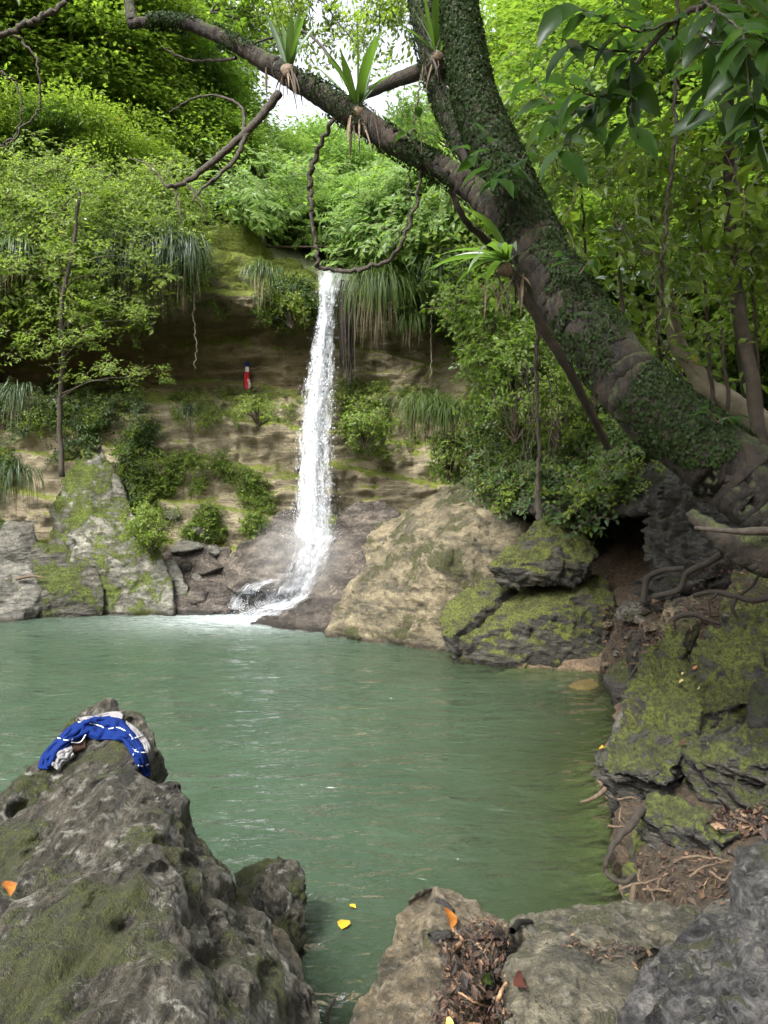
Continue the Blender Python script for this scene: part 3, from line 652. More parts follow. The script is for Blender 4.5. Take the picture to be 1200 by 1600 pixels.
# big mossy rock, two lobes and a dark cleft
ms = dict(vox=0.022, smooth=4, amp=0.09, freq=2.0, strata=(0.5, -0.3, 0.8, 0.10, 4.5), crack=0.09, base=0.0, rough=.5)
rock('boulder', 'big bright green mossy boulder sloping down to the water on the right bank', 'mossy', [
    [D(968, 1148, 5.95), D(972, 1118, 6.2), D(988, 1060, 6.7), D(1003, 1010, 7.2), D(1050, 975, 7.5), D(1072, 985, 7.3), D(1060, 1020, 6.8), D(1010, 1145, 5.7), D(1030, 1100, 6.0)],
    [D(1010, 1148, 5.6), D(1010, 1075, 6.3), D(1060, 1045, 6.5), D(1110, 985, 7.0), D(1200, 945, 7.1), D(1320, 920, 7.0), D(1330, 1060, 5.8), D(1200, 1075, 5.9), D(1110, 1110, 5.6), D(1150, 1020, 6.3)]], flare=0.0, cat='boulder', **{k: v for k, v in ms.items()})
rock('rock', 'mossy knob in the hollow below the big green boulder', 'mossy', [
    [D(1040, 1110, 5.6), D(1050, 1080, 5.75), D(1085, 1075, 5.75), D(1100, 1100, 5.5), D(1090, 1140, 5.3), D(1050, 1145, 5.35)]], base=0.3, vox=0.02, smooth=4, amp=0.05, freq=5, crack=0.03)
rock('rock', 'rounded dark rock at the right edge below the big green boulder', 'dark_rock', [
    [D(1165, 1095, 5.2), D(1180, 1065, 5.4), D(1220, 1050, 5.4), D(1260, 1080, 5.2), D(1230, 1125, 5.0), D(1175, 1125, 5.0)]], base=0.3, vox=0.02, smooth=5, amp=0.04, freq=4)
rock('rock', 'small pale stone at the waterline under the big green boulder', 'pale', [
    [D(957, 1135, 6.2), D(965, 1112, 6.5), D(982, 1110, 6.4), D(985, 1150, 5.9)]], base=-0.2, vox=0.02, smooth=4, amp=0.03, freq=5, flare=0)
rock('rock', 'small dark stone where the jutting slab meets the green boulder', 'mossy_dark', [
    [D(950, 1150, 5.7), D(965, 1138, 5.8), D(978, 1150, 5.6), D(972, 1172, 5.4), D(955, 1170, 5.45)]], base=0.0, vox=0.018, smooth=3, amp=0.02, freq=5, flare=0)
# two mossy boulders at the far side
mb = dict(vox=0.028, smooth=4, amp=0.07, freq=1.6, strata=(0.45, -0.2, 0.9, 0.06, 3.6), crack=0.05, rough=.5)
rock('boulder', 'wide mossy boulder at the water edge under the pointed mossy one', 'mossy', [
    [D(712, 1000, 10.25), D(700, 1030, 10.3), D(740, 975, 10.6), D(818, 915, 10.9), D(880, 890, 11.2), D(950, 897, 11.0), D(962, 950, 10.6), D(966, 1030, 10.2), D(900, 1042, 10.0), D(800, 1040, 10.1), D(850, 960, 10.1)]], cat='boulder', flare=0.0, **mb)
rock('rock', 'mossy wedge split off the left side of the wide mossy boulder', 'mossy', [
    [D(688, 958, 10.6), D(700, 935, 10.8), D(750, 905, 11.0), D(812, 900, 11.0), D(806, 914, 10.85), D(750, 955, 10.4), D(708, 992, 10.15), D(692, 980, 10.3)]], base=0.1, flare=-0.15, **{**mb, 'amp': 0.03})
rock('boulder', 'pointed mossy boulder resting on top of the wide mossy one', 'mossy', [
    [D(758, 884, 10.5), D(800, 850, 10.9), D(862, 797, 11.2), D(902, 802, 11.4), D(936, 868, 10.9), D(922, 882, 10.5), D(850, 897, 10.3), D(800, 890, 10.35), D(860, 850, 10.5)]], base=1.0, cat='boulder', flare=-0.25, **mb)
rock('boulder', 'huge tan sloping boulder between the waterfall and the mossy boulders', 'tan_boulder', [
    [G(505, 1000, -0.05), D(532, 930, 12.4), D(590, 850, 13.0), D(636, 800, 13.5), D(700, 757, 13.9), D(750, 735, 14.1), D(800, 738, 13.9), D(860, 780, 13.2), D(870, 860, 12.0), D(800, 930, 11.3), D(715, 1005, 10.9), G(610, 1007, -0.05), D(690, 870, 11.3), D(640, 920, 11.4), D(760, 800, 12.1), D(700, 790, 12.7)]],
    vox=0.035, smooth=10, amp=0.12, freq=0.8, strata=(0.55, -0.2, 0.8, 0.07, 2.3), crack=0.05, rough=.35, groove=(1.2, 1.2, 3, .03), cat='boulder', flare=0.0)
# wet rocks under the fall
wt = dict(vox=0.028, smooth=12, amp=0.13, freq=1.4, crack=0.04, rough=.15, strata=(0.5, -0.3, 1, 0.05, 2.0))
rock('boulder', 'dark wet swirled boulder left of the foot of the waterfall', 'wet', [
    [D(355, 870, 14.6), D(375, 846, 14.8), D(430, 828, 14.9), D(480, 832, 14.9), D(498, 880, 14.2), D(440, 895, 13.8), D(370, 900, 13.9), D(420, 860, 14.0)]], base=0.45, cat='boulder', **wt)
rock('boulder', 'wet rounded rock with thin water running over it left of the splash', 'wet', [
    [D(350, 925, 14.3), D(375, 905, 14.4), D(430, 900, 14.4), D(452, 920, 14.2), D(450, 955, 13.8), G(400, 962, 0), G(350, 955, 0)]], cat='boulder', flare=0.0, **wt)
rock('boulder', 'steep wet brown rock face right of the splash', 'wet', [
    [D(470, 950, 13.7), D(478, 880, 14.4), D(500, 850, 14.7), D(560, 835, 14.8), D(625, 800, 14.8), D(648, 820, 14.0), D(600, 880, 13.5), D(560, 930, 13.1), D(510, 960, 13.2)]], cat='boulder', flare=0.0, **wt)
rock('rock', 'low wet ledge at the pool edge right of the splash', 'wet', [
    [G(388, 975, 0), D(430, 948, 13.4), D(500, 925, 13.4), D(555, 915, 13.2), D(560, 960, 12.6), G(520, 993, 0), G(440, 983, 0)]], flare=0.0, **{**wt, 'strata': (0.3, -0.2, 1, 0.08, 5)})
rock('rock', 'dark wet rock just right of where the waterfall lands', 'wet', [
    [D(520, 845, 15.1), D(525, 800, 15.4), D(560, 780, 15.5), D(600, 785, 15.4), D(625, 800, 15.2), D(600, 840, 14.9)]], base=0.8, flare=0, **wt)
rock('rock', 'brown wet rock behind the left side of the waterfall foot', 'wet', [
    [D(410, 840, 15.4), D(425, 800, 15.5), D(470, 782, 15.6), D(490, 800, 15.5), D(490, 845, 15.2)]], base=0.8, flare=0, **wt)
rock('rock', 'tan rock wedged between the wet rocks and the huge tan boulder', 'tan_boulder', [
    [D(560, 850, 14.2), D(590, 815, 14.5), D(640, 798, 14.4), D(650, 820, 14.0), D(620, 870, 13.5), D(580, 880, 13.6)]], base=0.5, flare=0, **wt)
# left bank
lb = dict(vox=0.03, smooth=18, amp=0.11, freq=1.2, crack=0.05, rough=.25)
rock('boulder', 'tall pale boulder with green moss patches on the left bank', 'pale_mossy', [
    [D(78, 790, 14.7), D(85, 765, 14.9), D(125, 700, 15.3), D(160, 690, 15.5), D(185, 760, 15.2), D(210, 800, 14.9), D(165, 850, 14.3), D(105, 830, 14.4)],
    [D(140, 800, 14.6), D(205, 795, 14.8), D(250, 850, 14.6), D(270, 905, 14.3), D(270, 945, 14.1), D(190, 955, 14.1), D(160, 900, 14.1), D(110, 850, 14.2)]], base=-0.2, cat='boulder', flare=0.0, **{**lb, 'strata': (0.6, 0, 0.7, 0.1, 2)})
rock('boulder', 'dark moss covered boulder at the waterline on the left bank', 'moss_wall', [
    [D(45, 862, 14.2), D(55, 842, 14.3), D(100, 850, 14.4), D(150, 880, 14.2), D(165, 930, 14.0), G(150, 957, 0), G(95, 960, 0), D(60, 920, 13.8)]], cat='boulder', flare=-0.1, **lb)
rock('boulder', 'pale grey boulder at the left edge of the pool', 'pale', [
    [D(-80, 870, 14.2), D(0, 862, 14.3), D(45, 882, 14.1), D(72, 920, 13.9), G(82, 960, 0), G(20, 972, 0), G(-80, 975, 0)]], cat='boulder', flare=0.0, **lb)
rock('rock', 'grey angular rock at the left edge above the pale boulder', 'pale', [
    [D(-30, 840, 14.9), D(10, 812, 15.1), D(55, 808, 15.0), D(58, 845, 14.7), D(0, 868, 14.6)]], base=0.5, flare=0.0, **lb)
rock('rock', 'rounded tan grey rock right of the tall pale boulder', 'pale', [
    [D(235, 890, 14.5), D(245, 868, 14.6), D(275, 872, 14.6), D(295, 915, 14.3), G(290, 948, 0), G(250, 952, 0)]], flare=0.0, **{**lb, 'amp': 0.05})
rock('rock', 'low flat rock in the water below the tall pale boulder', 'pale', [
    [G(135, 962, 0.0), D(150, 945, 14.2), D(180, 945, 14.2), G(195, 960, 0)]], flare=0.0, **{**lb, 'amp': 0.03})
rock('rock', 'rough brown rock filling the gully between the pale and the wet boulders', 'wet', [
    [D(245, 850, 15.4), D(300, 838, 15.5), D(360, 855, 15.2), D(365, 950, 14.2), D(300, 955, 14.1), D(270, 950, 14.2)]], flare=0, vox=.04, smooth=3, amp=.14, freq=2.5, crack=.08, strata=(.3, 0, 1, .08, 3))
small = [('flat wet stone in the gully left of the waterfall', 'pale', 262, 322, 842, 874), ('square brown stone in the gully between the pale and the wet boulders', 'wet', 304, 350, 872, 905), ('tilted grey stone high in the gully beside the green plants', 'pale', 320, 350, 850, 872),
         ('wet stone at the waterline in the gully left of the waterfall', 'wet', 288, 330, 915, 955), ('dark wet stone touching the left wet boulder', 'wet', 332, 362, 918, 955), ('small pale stone low in the gully', 'pale', 296, 318, 895, 915),
         ('small stone on the slope above the gully', 'pale', 255, 285, 792, 815), ('grey stone lying in the green plants above the gully', 'pale', 292, 332, 815, 842), ('narrow dark stone beside the rounded tan grey rock', 'dark_rock', 272, 300, 875, 900)]
for lb_, mt, x0, x1, y0, y1 in small:
    xc, yc = (x0 + x1) / 2, (y0 + y1) / 2; best = None
    for nm in ('cliff', 'ground', ROCKS[-1].name if 'filling the gully' in ROCKS[-1]['label'] else [o.name for o in ROCKS if 'filling the gully' in o['label']][0]):
        h_ = BVH[nm].ray_cast(Vector((0, 0, CAM_H)), ray(xc, yc).normalized())
        if h_[0] is not None and (best is None or h_[3] < best[3]): best = h_
    c_ = best[0]; rx_, rz_ = (x1 - x0) / F * c_.y / 2, (y1 - y0) / F * c_.y / 2
    rr_ = random.Random(x0); P_ = []
    for _ in range(16):
        u_ = Vector((rr_.gauss(0, 1), rr_.gauss(0, 1), rr_.gauss(0, 1))).normalized(); P_.append(c_ + Vector((u_.x * rx_, u_.y * rx_ * .9, u_.z * rz_)) * rr_.uniform(.95, 1.15))
    rock('rock', lb_, mt, [P_], drop=False, vox=0.025, smooth=2, amp=0.04, freq=4, crack=0.02)
# shaded rocks under the leaning tree
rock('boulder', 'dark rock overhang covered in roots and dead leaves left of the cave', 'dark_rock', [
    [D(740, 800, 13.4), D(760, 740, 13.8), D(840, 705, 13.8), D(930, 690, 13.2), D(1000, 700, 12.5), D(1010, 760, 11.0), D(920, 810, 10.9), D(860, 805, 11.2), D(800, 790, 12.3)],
    [D(940, 720, 12.5), D(1000, 660, 12.5), D(1120, 650, 11.5), D(1180, 680, 10.5), D(1150, 770, 9.8), D(1020, 790, 10.0), D(940, 800, 10.6)]], base=2.0, flare=-0.05, cat='boulder', **{**lb, 'amp': 0.18})  # second hull added as a roof that blocks light from the cave
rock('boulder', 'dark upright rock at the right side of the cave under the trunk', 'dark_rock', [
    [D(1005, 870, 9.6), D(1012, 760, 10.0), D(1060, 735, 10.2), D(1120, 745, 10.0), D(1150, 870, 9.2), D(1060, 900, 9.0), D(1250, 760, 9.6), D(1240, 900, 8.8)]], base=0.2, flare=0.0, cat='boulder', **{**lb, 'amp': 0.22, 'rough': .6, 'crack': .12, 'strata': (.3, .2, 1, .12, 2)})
rock('boulder', 'added dark rock wall closing the back of the cave under the trunk', 'dark_rock', [
    [D(840, 960, 13.0), D(840, 760, 13.6), D(1010, 740, 13.2), D(1160, 740, 12.0), D(1160, 980, 11.0), D(950, 990, 12.0)]], base=-0.2, flare=0.0, cat='boulder', **{**lb, 'amp': 0.2, 'rough': .6})  # wall added behind the hollow so that it stays black
rock('rock', 'mossy rock under the right end of the trunk', 'mossy', [
    [D(1125, 930, 8.0), D(1140, 890, 8.3), D(1185, 880, 8.3), D(1260, 900, 8.0), D(1200, 950, 7.6), D(1130, 955, 7.7)]], base=0.3, flare=0.0, **{**lb, 'amp': 0.06})
rock('rock', 'grey stone on the orange gravel beside the wide mossy boulder', 'pale', [
    [D(966, 950, 9.7), D(975, 937, 9.8), D(1015, 938, 9.7), D(1027, 955, 9.5), D(1000, 968, 9.4)]], base=0.7, flare=0.3, vox=0.02, smooth=4, amp=0.03, freq=4)
rock('rock', 'tan block among roots behind the big green boulder', 'tan_boulder', [
    [D(1030, 970, 8.6), D(1040, 935, 8.8), D(1090, 925, 8.8), D(1105, 960, 8.4), D(1070, 985, 8.2)]], base=0.6, flare=0.0, vox=0.02, smooth=3, amp=0.05, freq=3)
rock('rock', 'dark angular stone standing in the gravel at the waterline', 'dark_rock', [
    [D(980, 1010, 8.5), D(990, 985, 8.6), D(1003, 990, 8.5), D(1000, 1020, 8.2), D(985, 1022, 8.2)]], base=0.1, flare=0.0, vox=0.018, smooth=3, amp=0.02, freq=5)
rock('rock', 'dark mossy rock at the waterline left of the big green boulder', 'mossy_dark', [
    [D(942, 1058, 9.2), D(955, 1038, 9.3), D(1000, 1018, 9.0), D(1030, 1030, 8.3), D(1000, 1062, 7.9), D(960, 1066, 8.3)]], base=-0.2, flare=0.0, vox=0.025, smooth=3, amp=0.05, freq=4)
rock('rock', 'ochre rock just under the water surface near the right bank', 'yellow_sub', [
    [G(873, 1074, -0.03), G(890, 1060, -0.02), G(930, 1058, -0.01), G(957, 1072, -0.03), G(925, 1084, -0.02), G(885, 1083, -0.03), G(910, 1070, 0.035)]], base=-0.5, flare=0.1, vox=0.03, smooth=5, amp=0.02, freq=3)
rock('gravel_slope', 'orange brown gravel and earth slope rising from the water to the cave', 'dirt', [
    [G(935, 1052, 0.0), G(968, 1056, 0.0), D(1010, 1000, 8.9), D(1100, 958, 8.3), D(1250, 930, 8.0), D(1300, 870, 10), D(1100, 885, 10.4), D(965, 925, 10.9), D(950, 985, 10.4), D(1000, 925, 12)]],
    base=-0.4, vox=.04, smooth=6, amp=.14, freq=1.8, cat=None, kind='structure', flare=0.0)
# loose stones on the strip of gravel
stones_px = [(985, 1000), (965, 1025), (1000, 975), (1040, 1000), (955, 980), (1020, 985), (970, 965), (1070, 990), (948, 1040), (1010, 960), (990, 1030), (1055, 1005)]
for k, (a, b) in enumerate(sorted(stones_px, key=lambda q: -q[1])):
    c = G(a, b, 0.25 + 0.004 * (1000 - b)); hit = BVH['gravel_slope'].ray_cast(Vector((0, 0, CAM_H)), ray(a, b).normalized())
    c = hit[0] if hit[0] else c
    s = 0.05 + 0.05 * ((k * 37) % 10) / 10
    pts = [c + Vector((random.uniform(-1, 1) * s * 1.5, random.uniform(-1, 1) * s, random.uniform(-.2, 1) * s)) for _ in range(14)]
    o = rock('stone', ORD[k] + ' loose stone on the orange gravel strip, counted from the nearest', ['tan_boulder', 'dirt', 'pale', 'tan_boulder'][k % 4], [pts], drop=False, vox=0.012, smooth=2, amp=0.008, freq=10, group='loose stones on the gravel strip', cat='stone')
# ================================================================== FOLIAGE
def unit(v): return v / (np.linalg.norm(v, axis=-1, keepdims=True) + 1e-9)
def leaves(base, dirv, nrm, L, W, droop=0.15, fine=False):
    """pointed folded leaves; arrays (N,3),(N,3),(N,3),(N,),(N,) -> verts, tris"""
    base = np.asarray(base, float); dirv = unit(np.asarray(dirv, float)); nrm = np.asarray(nrm, float)
    side = unit(np.cross(dirv, nrm)); nrm = np.cross(side, dirv)
    if fine:
        prof_ = [(0, 0, 0), (-.34, .22, .05), (0, .22, 0), (.34, .22, .05), (-.5, .48, .07), (0, .48, -.01), (.5, .48, .07), (-.33, .76, .03), (0, .76, -.05), (.33, .76, .03), (0, 1, -.14)]
        T = [(0, 2, 1), (0, 3, 2), (1, 2, 5), (1, 5, 4), (2, 3, 6), (2, 6, 5), (4, 5, 8), (4, 8, 7), (5, 6, 9), (5, 9, 8), (7, 8, 10), (8, 9, 10)]
    else:
        prof_ = [(0, 0, 0), (-.5, .42, .06), (0, .45, -.02), (.5, .42, .06), (0, 1, -.12)]
        T = [(0, 2, 1), (0, 3, 2), (1, 2, 4), (2, 3, 4)]
    k = len(prof_); A = np.array(prof_)
    V = (base[:, None] + A[None, :, 0, None] * side[:, None] * np.asarray(W)[:, None, None]
         + A[None, :, 1, None] * dirv[:, None] * np.asarray(L)[:, None, None] + A[None, :, 2, None] * nrm[:, None] * np.asarray(L)[:, None, None])
    V[:, :, 2] -= droop * np.asarray(L)[:, None] * A[None, :, 1] ** 2
    T = np.array(T)[None] + (np.arange(len(base)) * k)[:, None, None]
    return V.reshape(-1, 3), T.reshape(-1, 3)
def blades(base, d0, L, W, droop=1.0, seg=5, nrm=None, rng=RNG):
    """strap leaves or grass blades that arch over and hang"""
    n = len(base); d0 = unit(d0); t = np.linspace(0, 1, seg + 1)
    out = np.zeros((n, seg + 1, 3)); out[:, 0] = base; cur = d0.copy(); st = (np.asarray(L) / seg)[:, None]
    dirs = [cur]
    for i in range(seg):
        out[:, i + 1] = out[:, i] + cur * st
        cur = cur + np.array([0, 0, -1.0]) * (np.asarray(droop).reshape(-1, 1) if hasattr(droop, '__len__') else droop) / seg
        cur = unit(cur); dirs.append(cur)
    flat = unit(np.cross(d0, np.array([0, 0, 1.0]) + rng.normal(size=(n, 3)) * 0.3))
    wprof = np.interp(t, [0, .12, .6, 1], [.55, .9, 1, .04])
    w_ = np.asarray(W)[:, None, None] * wprof[None, :, None]
    fold = np.cross(flat[:, None], np.array(dirs).transpose(1, 0, 2)) * 0.18 * w_
    Lf = out + flat[:, None] * w_ * .5 + fold; Rt = out - flat[:, None] * w_ * .5 + fold
    V = np.stack([Lf, out, Rt], 2).reshape(n, -1, 3)
    q = []
    for i in range(seg):
        a = i * 3
        q += [(a, a + 1, a + 4, a + 3), (a + 1, a + 2, a + 5, a + 4)]
    Q = np.array(q)[None] + (np.arange(n) * (seg + 1) * 3)[:, None, None]
    return V.reshape(-1, 3), Q.reshape(-1, 4)
def tri_of(Q): return np.vstack([Q[:, [0, 1, 2]], Q[:, [0, 2, 3]]])

M['leaf_mid'] = leaf_mat('mid_green_leaves', (0.055, 0.10, 0.016), (0.18, 0.24, 0.04), 0.48, 2.2, 0.22, yellow=0.004)
M['leaf_bright'] = leaf_mat('yellow_green_leaves', (0.045, 0.092, 0.014), (0.14, 0.20, 0.03), 0.50, 2.0, 0.22, yellow=0.004)
M['leaf_far'] = leaf_mat('far_green_leaves', (0.075, 0.135, 0.040), (0.15, 0.22, 0.055), 0.5, 2.3, 0.3)
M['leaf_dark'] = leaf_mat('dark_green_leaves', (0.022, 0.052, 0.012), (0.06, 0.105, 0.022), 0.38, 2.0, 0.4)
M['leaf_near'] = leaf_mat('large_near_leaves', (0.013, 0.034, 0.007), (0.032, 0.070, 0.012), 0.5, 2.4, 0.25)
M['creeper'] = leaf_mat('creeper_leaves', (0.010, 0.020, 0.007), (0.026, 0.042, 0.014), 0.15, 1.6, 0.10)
M['grass'] = leaf_mat('hanging_grass', (0.025, 0.048, 0.010), (0.075, 0.11, 0.028), 0.35, 1.6, 0.05)
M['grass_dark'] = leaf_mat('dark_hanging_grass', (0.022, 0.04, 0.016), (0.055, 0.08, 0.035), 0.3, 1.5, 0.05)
M['strap'] = leaf_mat('strap_leaves', (0.05, 0.10, 0.02), (0.09, 0.15, 0.03), 0.5, 2.2, 0.5)
M['dead'] = island_mat('dead_leaves', [(0.05, 0.027, 0.016), (0.085, 0.045, 0.024), (0.02, 0.012, 0.009), (0.03, 0.018, 0.012), (0.06, 0.026, 0.017), (0.17, 0.105, 0.058), (0.012, 0.009, 0.008), (0.04, 0.022, 0.013), (0.01, 0.008, 0.007)])
M['straw'] = island_mat('dry_fibre', [(0.22, 0.15, 0.09), (0.15, 0.095, 0.055), (0.28, 0.20, 0.13), (0.09, 0.055, 0.035)])
M['twig'] = plain_mat('twig_bark', (0.055, 0.042, 0.03), 0.85, (0.11, 0.085, 0.06), 30)
M['vine'] = plain_mat('vine_bark', (0.018, 0.015, 0.011), 0.85, (0.05, 0.04, 0.028), 40, 0.6)
M['pale_bark'] = plain_mat('pale_bark', (0.19, 0.165, 0.12), 0.85, (0.09, 0.085, 0.05), 9, 0.6)
M['brown_bark'] = plain_mat('brown_bark', (0.05, 0.038, 0.026), 0.85, (0.02, 0.018, 0.012), 14, 0.8)

def spray(name, mat, twigs=5, per=7, L=.12, W=.06, length=.5, spread=.8, seed=1, pinnate=False):
    """a leafy twig: main stem along +Z, side twigs, alternate leaves"""
    r = np.random.default_rng(seed); B, Dv, Nn, Ls = [], [], [], []; ch = []
    for t in range(twigs):
        a = t * 2.4 + r.uniform(-.4, .4); st = np.array([0, 0, length * (0.1 + 0.5 * t / twigs)])
        d = unit(np.array([math.cos(a) * spread, math.sin(a) * spread, r.uniform(.2, .7)])); ln = length * r.uniform(.55, 1.0)
        end = st + d * ln - np.array([0, 0, ln * .18])
        ch.append(tube([st, (st + end) / 2 + [0, 0, .03], end], [.005, .002], 4, 4, cap=False))
        for k in range(per):
            f = (k + 0.7) / per; p = st * (1 - f) + end * f + np.array([0, 0, .03 * math.sin(f * 3.1)])
            sgn = 1 if k % 2 else -1; sd_ = np.cross(d, [0, 0, 1]); sd_ /= np.linalg.norm(sd_)
            dv = d * (0.35 if pinnate else .55) + sd_ * sgn * (1.0 if k < per - 1 else .1) + r.normal(size=3) * (.12 if pinnate else .28)
            B.append(p); Dv.append(dv); Nn.append(np.array([0, 0, 1.0]) + r.normal(size=3) * (.2 if pinnate else .42)); Ls.append(L * r.uniform(.7, 1.15))
            if pinnate:
                B.append(p); Dv.append(d * .35 - sd_ * sgn + r.normal(size=3) * .12); Nn.append(np.array([0, 0, 1.0]) + r.normal(size=3) * .2); Ls.append(L * r.uniform(.8, 1.1))
    Ls = np.array(Ls); V, T = leaves(np.array(B), np.array(Dv), np.array(Nn), Ls, Ls * W / L)
    off = len(V); TV, TT = [V], [T]
    for v, q in ch: TV.append(v); TT.append(tri_of(q) + off); off += len(v)
    me = mesh_np(name, np.vstack(TV), np.vstack(TT), [M[mat], M['twig']])
    mi = np.zeros(sum(len(t) for t in TT), np.int32); mi[len(T):] = 1
    me.polygons.foreach_set('material_index', mi)
    return me
SPR = {
 'large': [spray('spray', 'leaf_bright', 4, 5, .19, .09, .5, 1.0, 15), spray('spray', 'leaf_mid', 4, 5, .17, .075, .55, 1.0, 16)],
 'mid': [spray('spray', 'leaf_mid', 5, 7, .13, .062, .5, .9, 1), spray('spray', 'leaf_mid', 6, 6, .11, .05, .5, .8, 2)],
 'bright': [spray('spray', 'leaf_bright', 5, 7, .13, .075, .48, .9, 3), spray('spray', 'leaf_bright', 6, 6, .11, .06, .5, .9, 4)],
 'far': [spray('spray', 'leaf_far', 6, 8, .11, .05, .6, .9, 5, True), spray('spray', 'leaf_far', 5, 8, .14, .06, .6, .9, 6)],
 'dark': [spray('spray', 'leaf_dark', 5, 7, .12, .055, .45, .9, 7), spray('spray', 'leaf_dark', 6, 6, .10, .045, .5, .9, 8)],
 'small': [spray('spray', 'leaf_mid', 5, 6, .06, .042, .22, .9, 9), spray('spray', 'leaf_bright', 5, 6, .055, .04, .2, .9, 10)],
 'smalldark': [spray('spray', 'leaf_dark', 5, 6, .07, .04, .25, .9, 11), spray('spray', 'leaf_mid', 5, 6, .06, .035, .24, .9, 12)],
 'layer': [spray('spray', 'leaf_mid', 4, 9, .12, .045, .5, 2.2, 13, True)],
}
def eul_from_dir(dv, rng):
    """euler turning +Z towards dv with a random roll"""
    out = np.zeros((len(dv), 3))
    for i, d in enumerate(dv):
        q = Vector(d).to_track_quat('Z', 'Y'); q = q @ Matrix.Rotation(rng.uniform(0, 6.28), 3, 'Z').to_quaternion()
        out[i] = q.to_euler()
    return out
def gn_scatter(name, label, P, Dv, S, protos, rng=RNG, kind='stuff', parent=None):
    """one object whose points carry leafy twigs (for masses nobody could count)"""
    P = np.asarray(P, float); rot = eul_from_dir(unit(np.asarray(Dv, float)), rng)
    me = bpy.data.meshes.new(name); me.vertices.add(len(P)); me.vertices.foreach_set('co', P.astype(np.float32).ravel())
    a = me.attributes.new('rot', 'FLOAT_VECTOR', 'POINT'); a.data.foreach_set('vector', rot.astype(np.float32).ravel())
    a = me.attributes.new('scl', 'FLOAT', 'POINT'); a.data.foreach_set('value', np.asarray(S, np.float32))
    a = me.attributes.new('pick', 'INT', 'POINT'); a.data.foreach_set('value', rng.integers(0, len(protos), len(P)).astype(np.int32))
    o = link(name, me, parent)
    tag(o, label, None, None, kind)
    ng = bpy.data.node_groups.new(name + '_nodes', 'GeometryNodeTree')
    ng.interface.new_socket('Geometry', in_out='INPUT', socket_type='NodeSocketGeometry')
    ng.interface.new_socket('Geometry', in_out='OUTPUT', socket_type='NodeSocketGeometry')
    gi = ng.nodes.new('NodeGroupInput'); go = ng.nodes.new('NodeGroupOutput'); join = ng.nodes.new('GeometryNodeJoinGeometry')
    ar = ng.nodes.new('GeometryNodeInputNamedAttribute'); ar.data_type = 'FLOAT_VECTOR'; ar.inputs[0].default_value = 'rot'
    as_ = ng.nodes.new('GeometryNodeInputNamedAttribute'); as_.data_type = 'FLOAT'; as_.inputs[0].default_value = 'scl'
    ap = ng.nodes.new('GeometryNodeInputNamedAttribute'); ap.data_type = 'INT'; ap.inputs[0].default_value = 'pick'
    e2r = ng.nodes.new('FunctionNodeEulerToRotation'); ng.links.new(ar.outputs[0], e2r.inputs[0])
    for k, pm in enumerate(protos):
        po = bpy.data.objects.get('leafy_twig_' + str(id(pm))) or bpy.data.objects.new('leafy_twig_' + str(id(pm)), pm)
        oi = ng.nodes.new('GeometryNodeObjectInfo'); oi.inputs['Object'].default_value = po; oi.inputs['As Instance'].default_value = True
        cmp_ = ng.nodes.new('FunctionNodeCompare'); cmp_.data_type = 'INT'; cmp_.operation = 'EQUAL'
        ng.links.new(ap.outputs[0], cmp_.inputs[2]); cmp_.inputs[3].default_value = k
        ip = ng.nodes.new('GeometryNodeInstanceOnPoints')
        ng.links.new(gi.outputs[0], ip.inputs['Points']); ng.links.new(cmp_.outputs[0], ip.inputs['Selection'])
        ng.links.new(oi.outputs['Geometry'], ip.inputs['Instance']); ng.links.new(e2r.outputs[0], ip.inputs['Rotation'])
        ng.links.new(as_.outputs[0], ip.inputs['Scale']); ng.links.new(ip.outputs[0], join.inputs[0])
    ng.links.new(join.outputs[0], go.inputs[0])
    md = o.modifiers.new('twigs', 'NODES'); md.node_group = ng
    return o
def in_poly(px, py, poly):
    ins = False; n = len(poly)
    for i in range(n):
        (x1, y1), (x2, y2) = poly[i], poly[(i + 1) % n]
        if (y1 > py) != (y2 > py) and px < x1 + (py - y1) / (y2 - y1) * (x2 - x1): ins = not ins
    return ins
def hits_px(poly, n, names, rng=RNG, jitter=None):
    """points on real surfaces seen through a region of the picture"""
    xs = [p[0] for p in poly]; ys = [p[1] for p in poly]; out = []
    tries = 0
    while len(out) < n and tries < n * 6:
        tries += 1
        px, py = rng.uniform(min(xs), max(xs)), rng.uniform(min(ys), max(ys))
        if not in_poly(px, py, poly): continue
        r = ray(px, py).normalized(); best = None
        for nm in names:
            h = BVH[nm].ray_cast(Vector((0, 0, CAM_H)), r)
            if h[0] is not None and (best is None or h[3] < best[3]): best = h
        if best is None: continue
        nn = best[1] if best[1].dot(r) < 0 else -best[1]
        if jitter is not None and pn(np.array([list(best[0])]) * jitter, 77)[0] < -0.05: continue
        out.append((np.array(best[0]), np.array(nn)))
    return out
def lush(hits, lift, up=0.6, rad=0.0, rng=RNG, fan=1):
    """sprays standing off surfaces"""
    P, Dv = [], []
    for p, nn in hits:
        for _ in range(fan):
            d = nn * 0.7 + np.array([0, 0, up]) + rng.normal(size=3) * .35
            P.append(p + nn * rng.uniform(0, lift) + rng.normal(size=3) * rad); Dv.append(d)
    return P, Dv

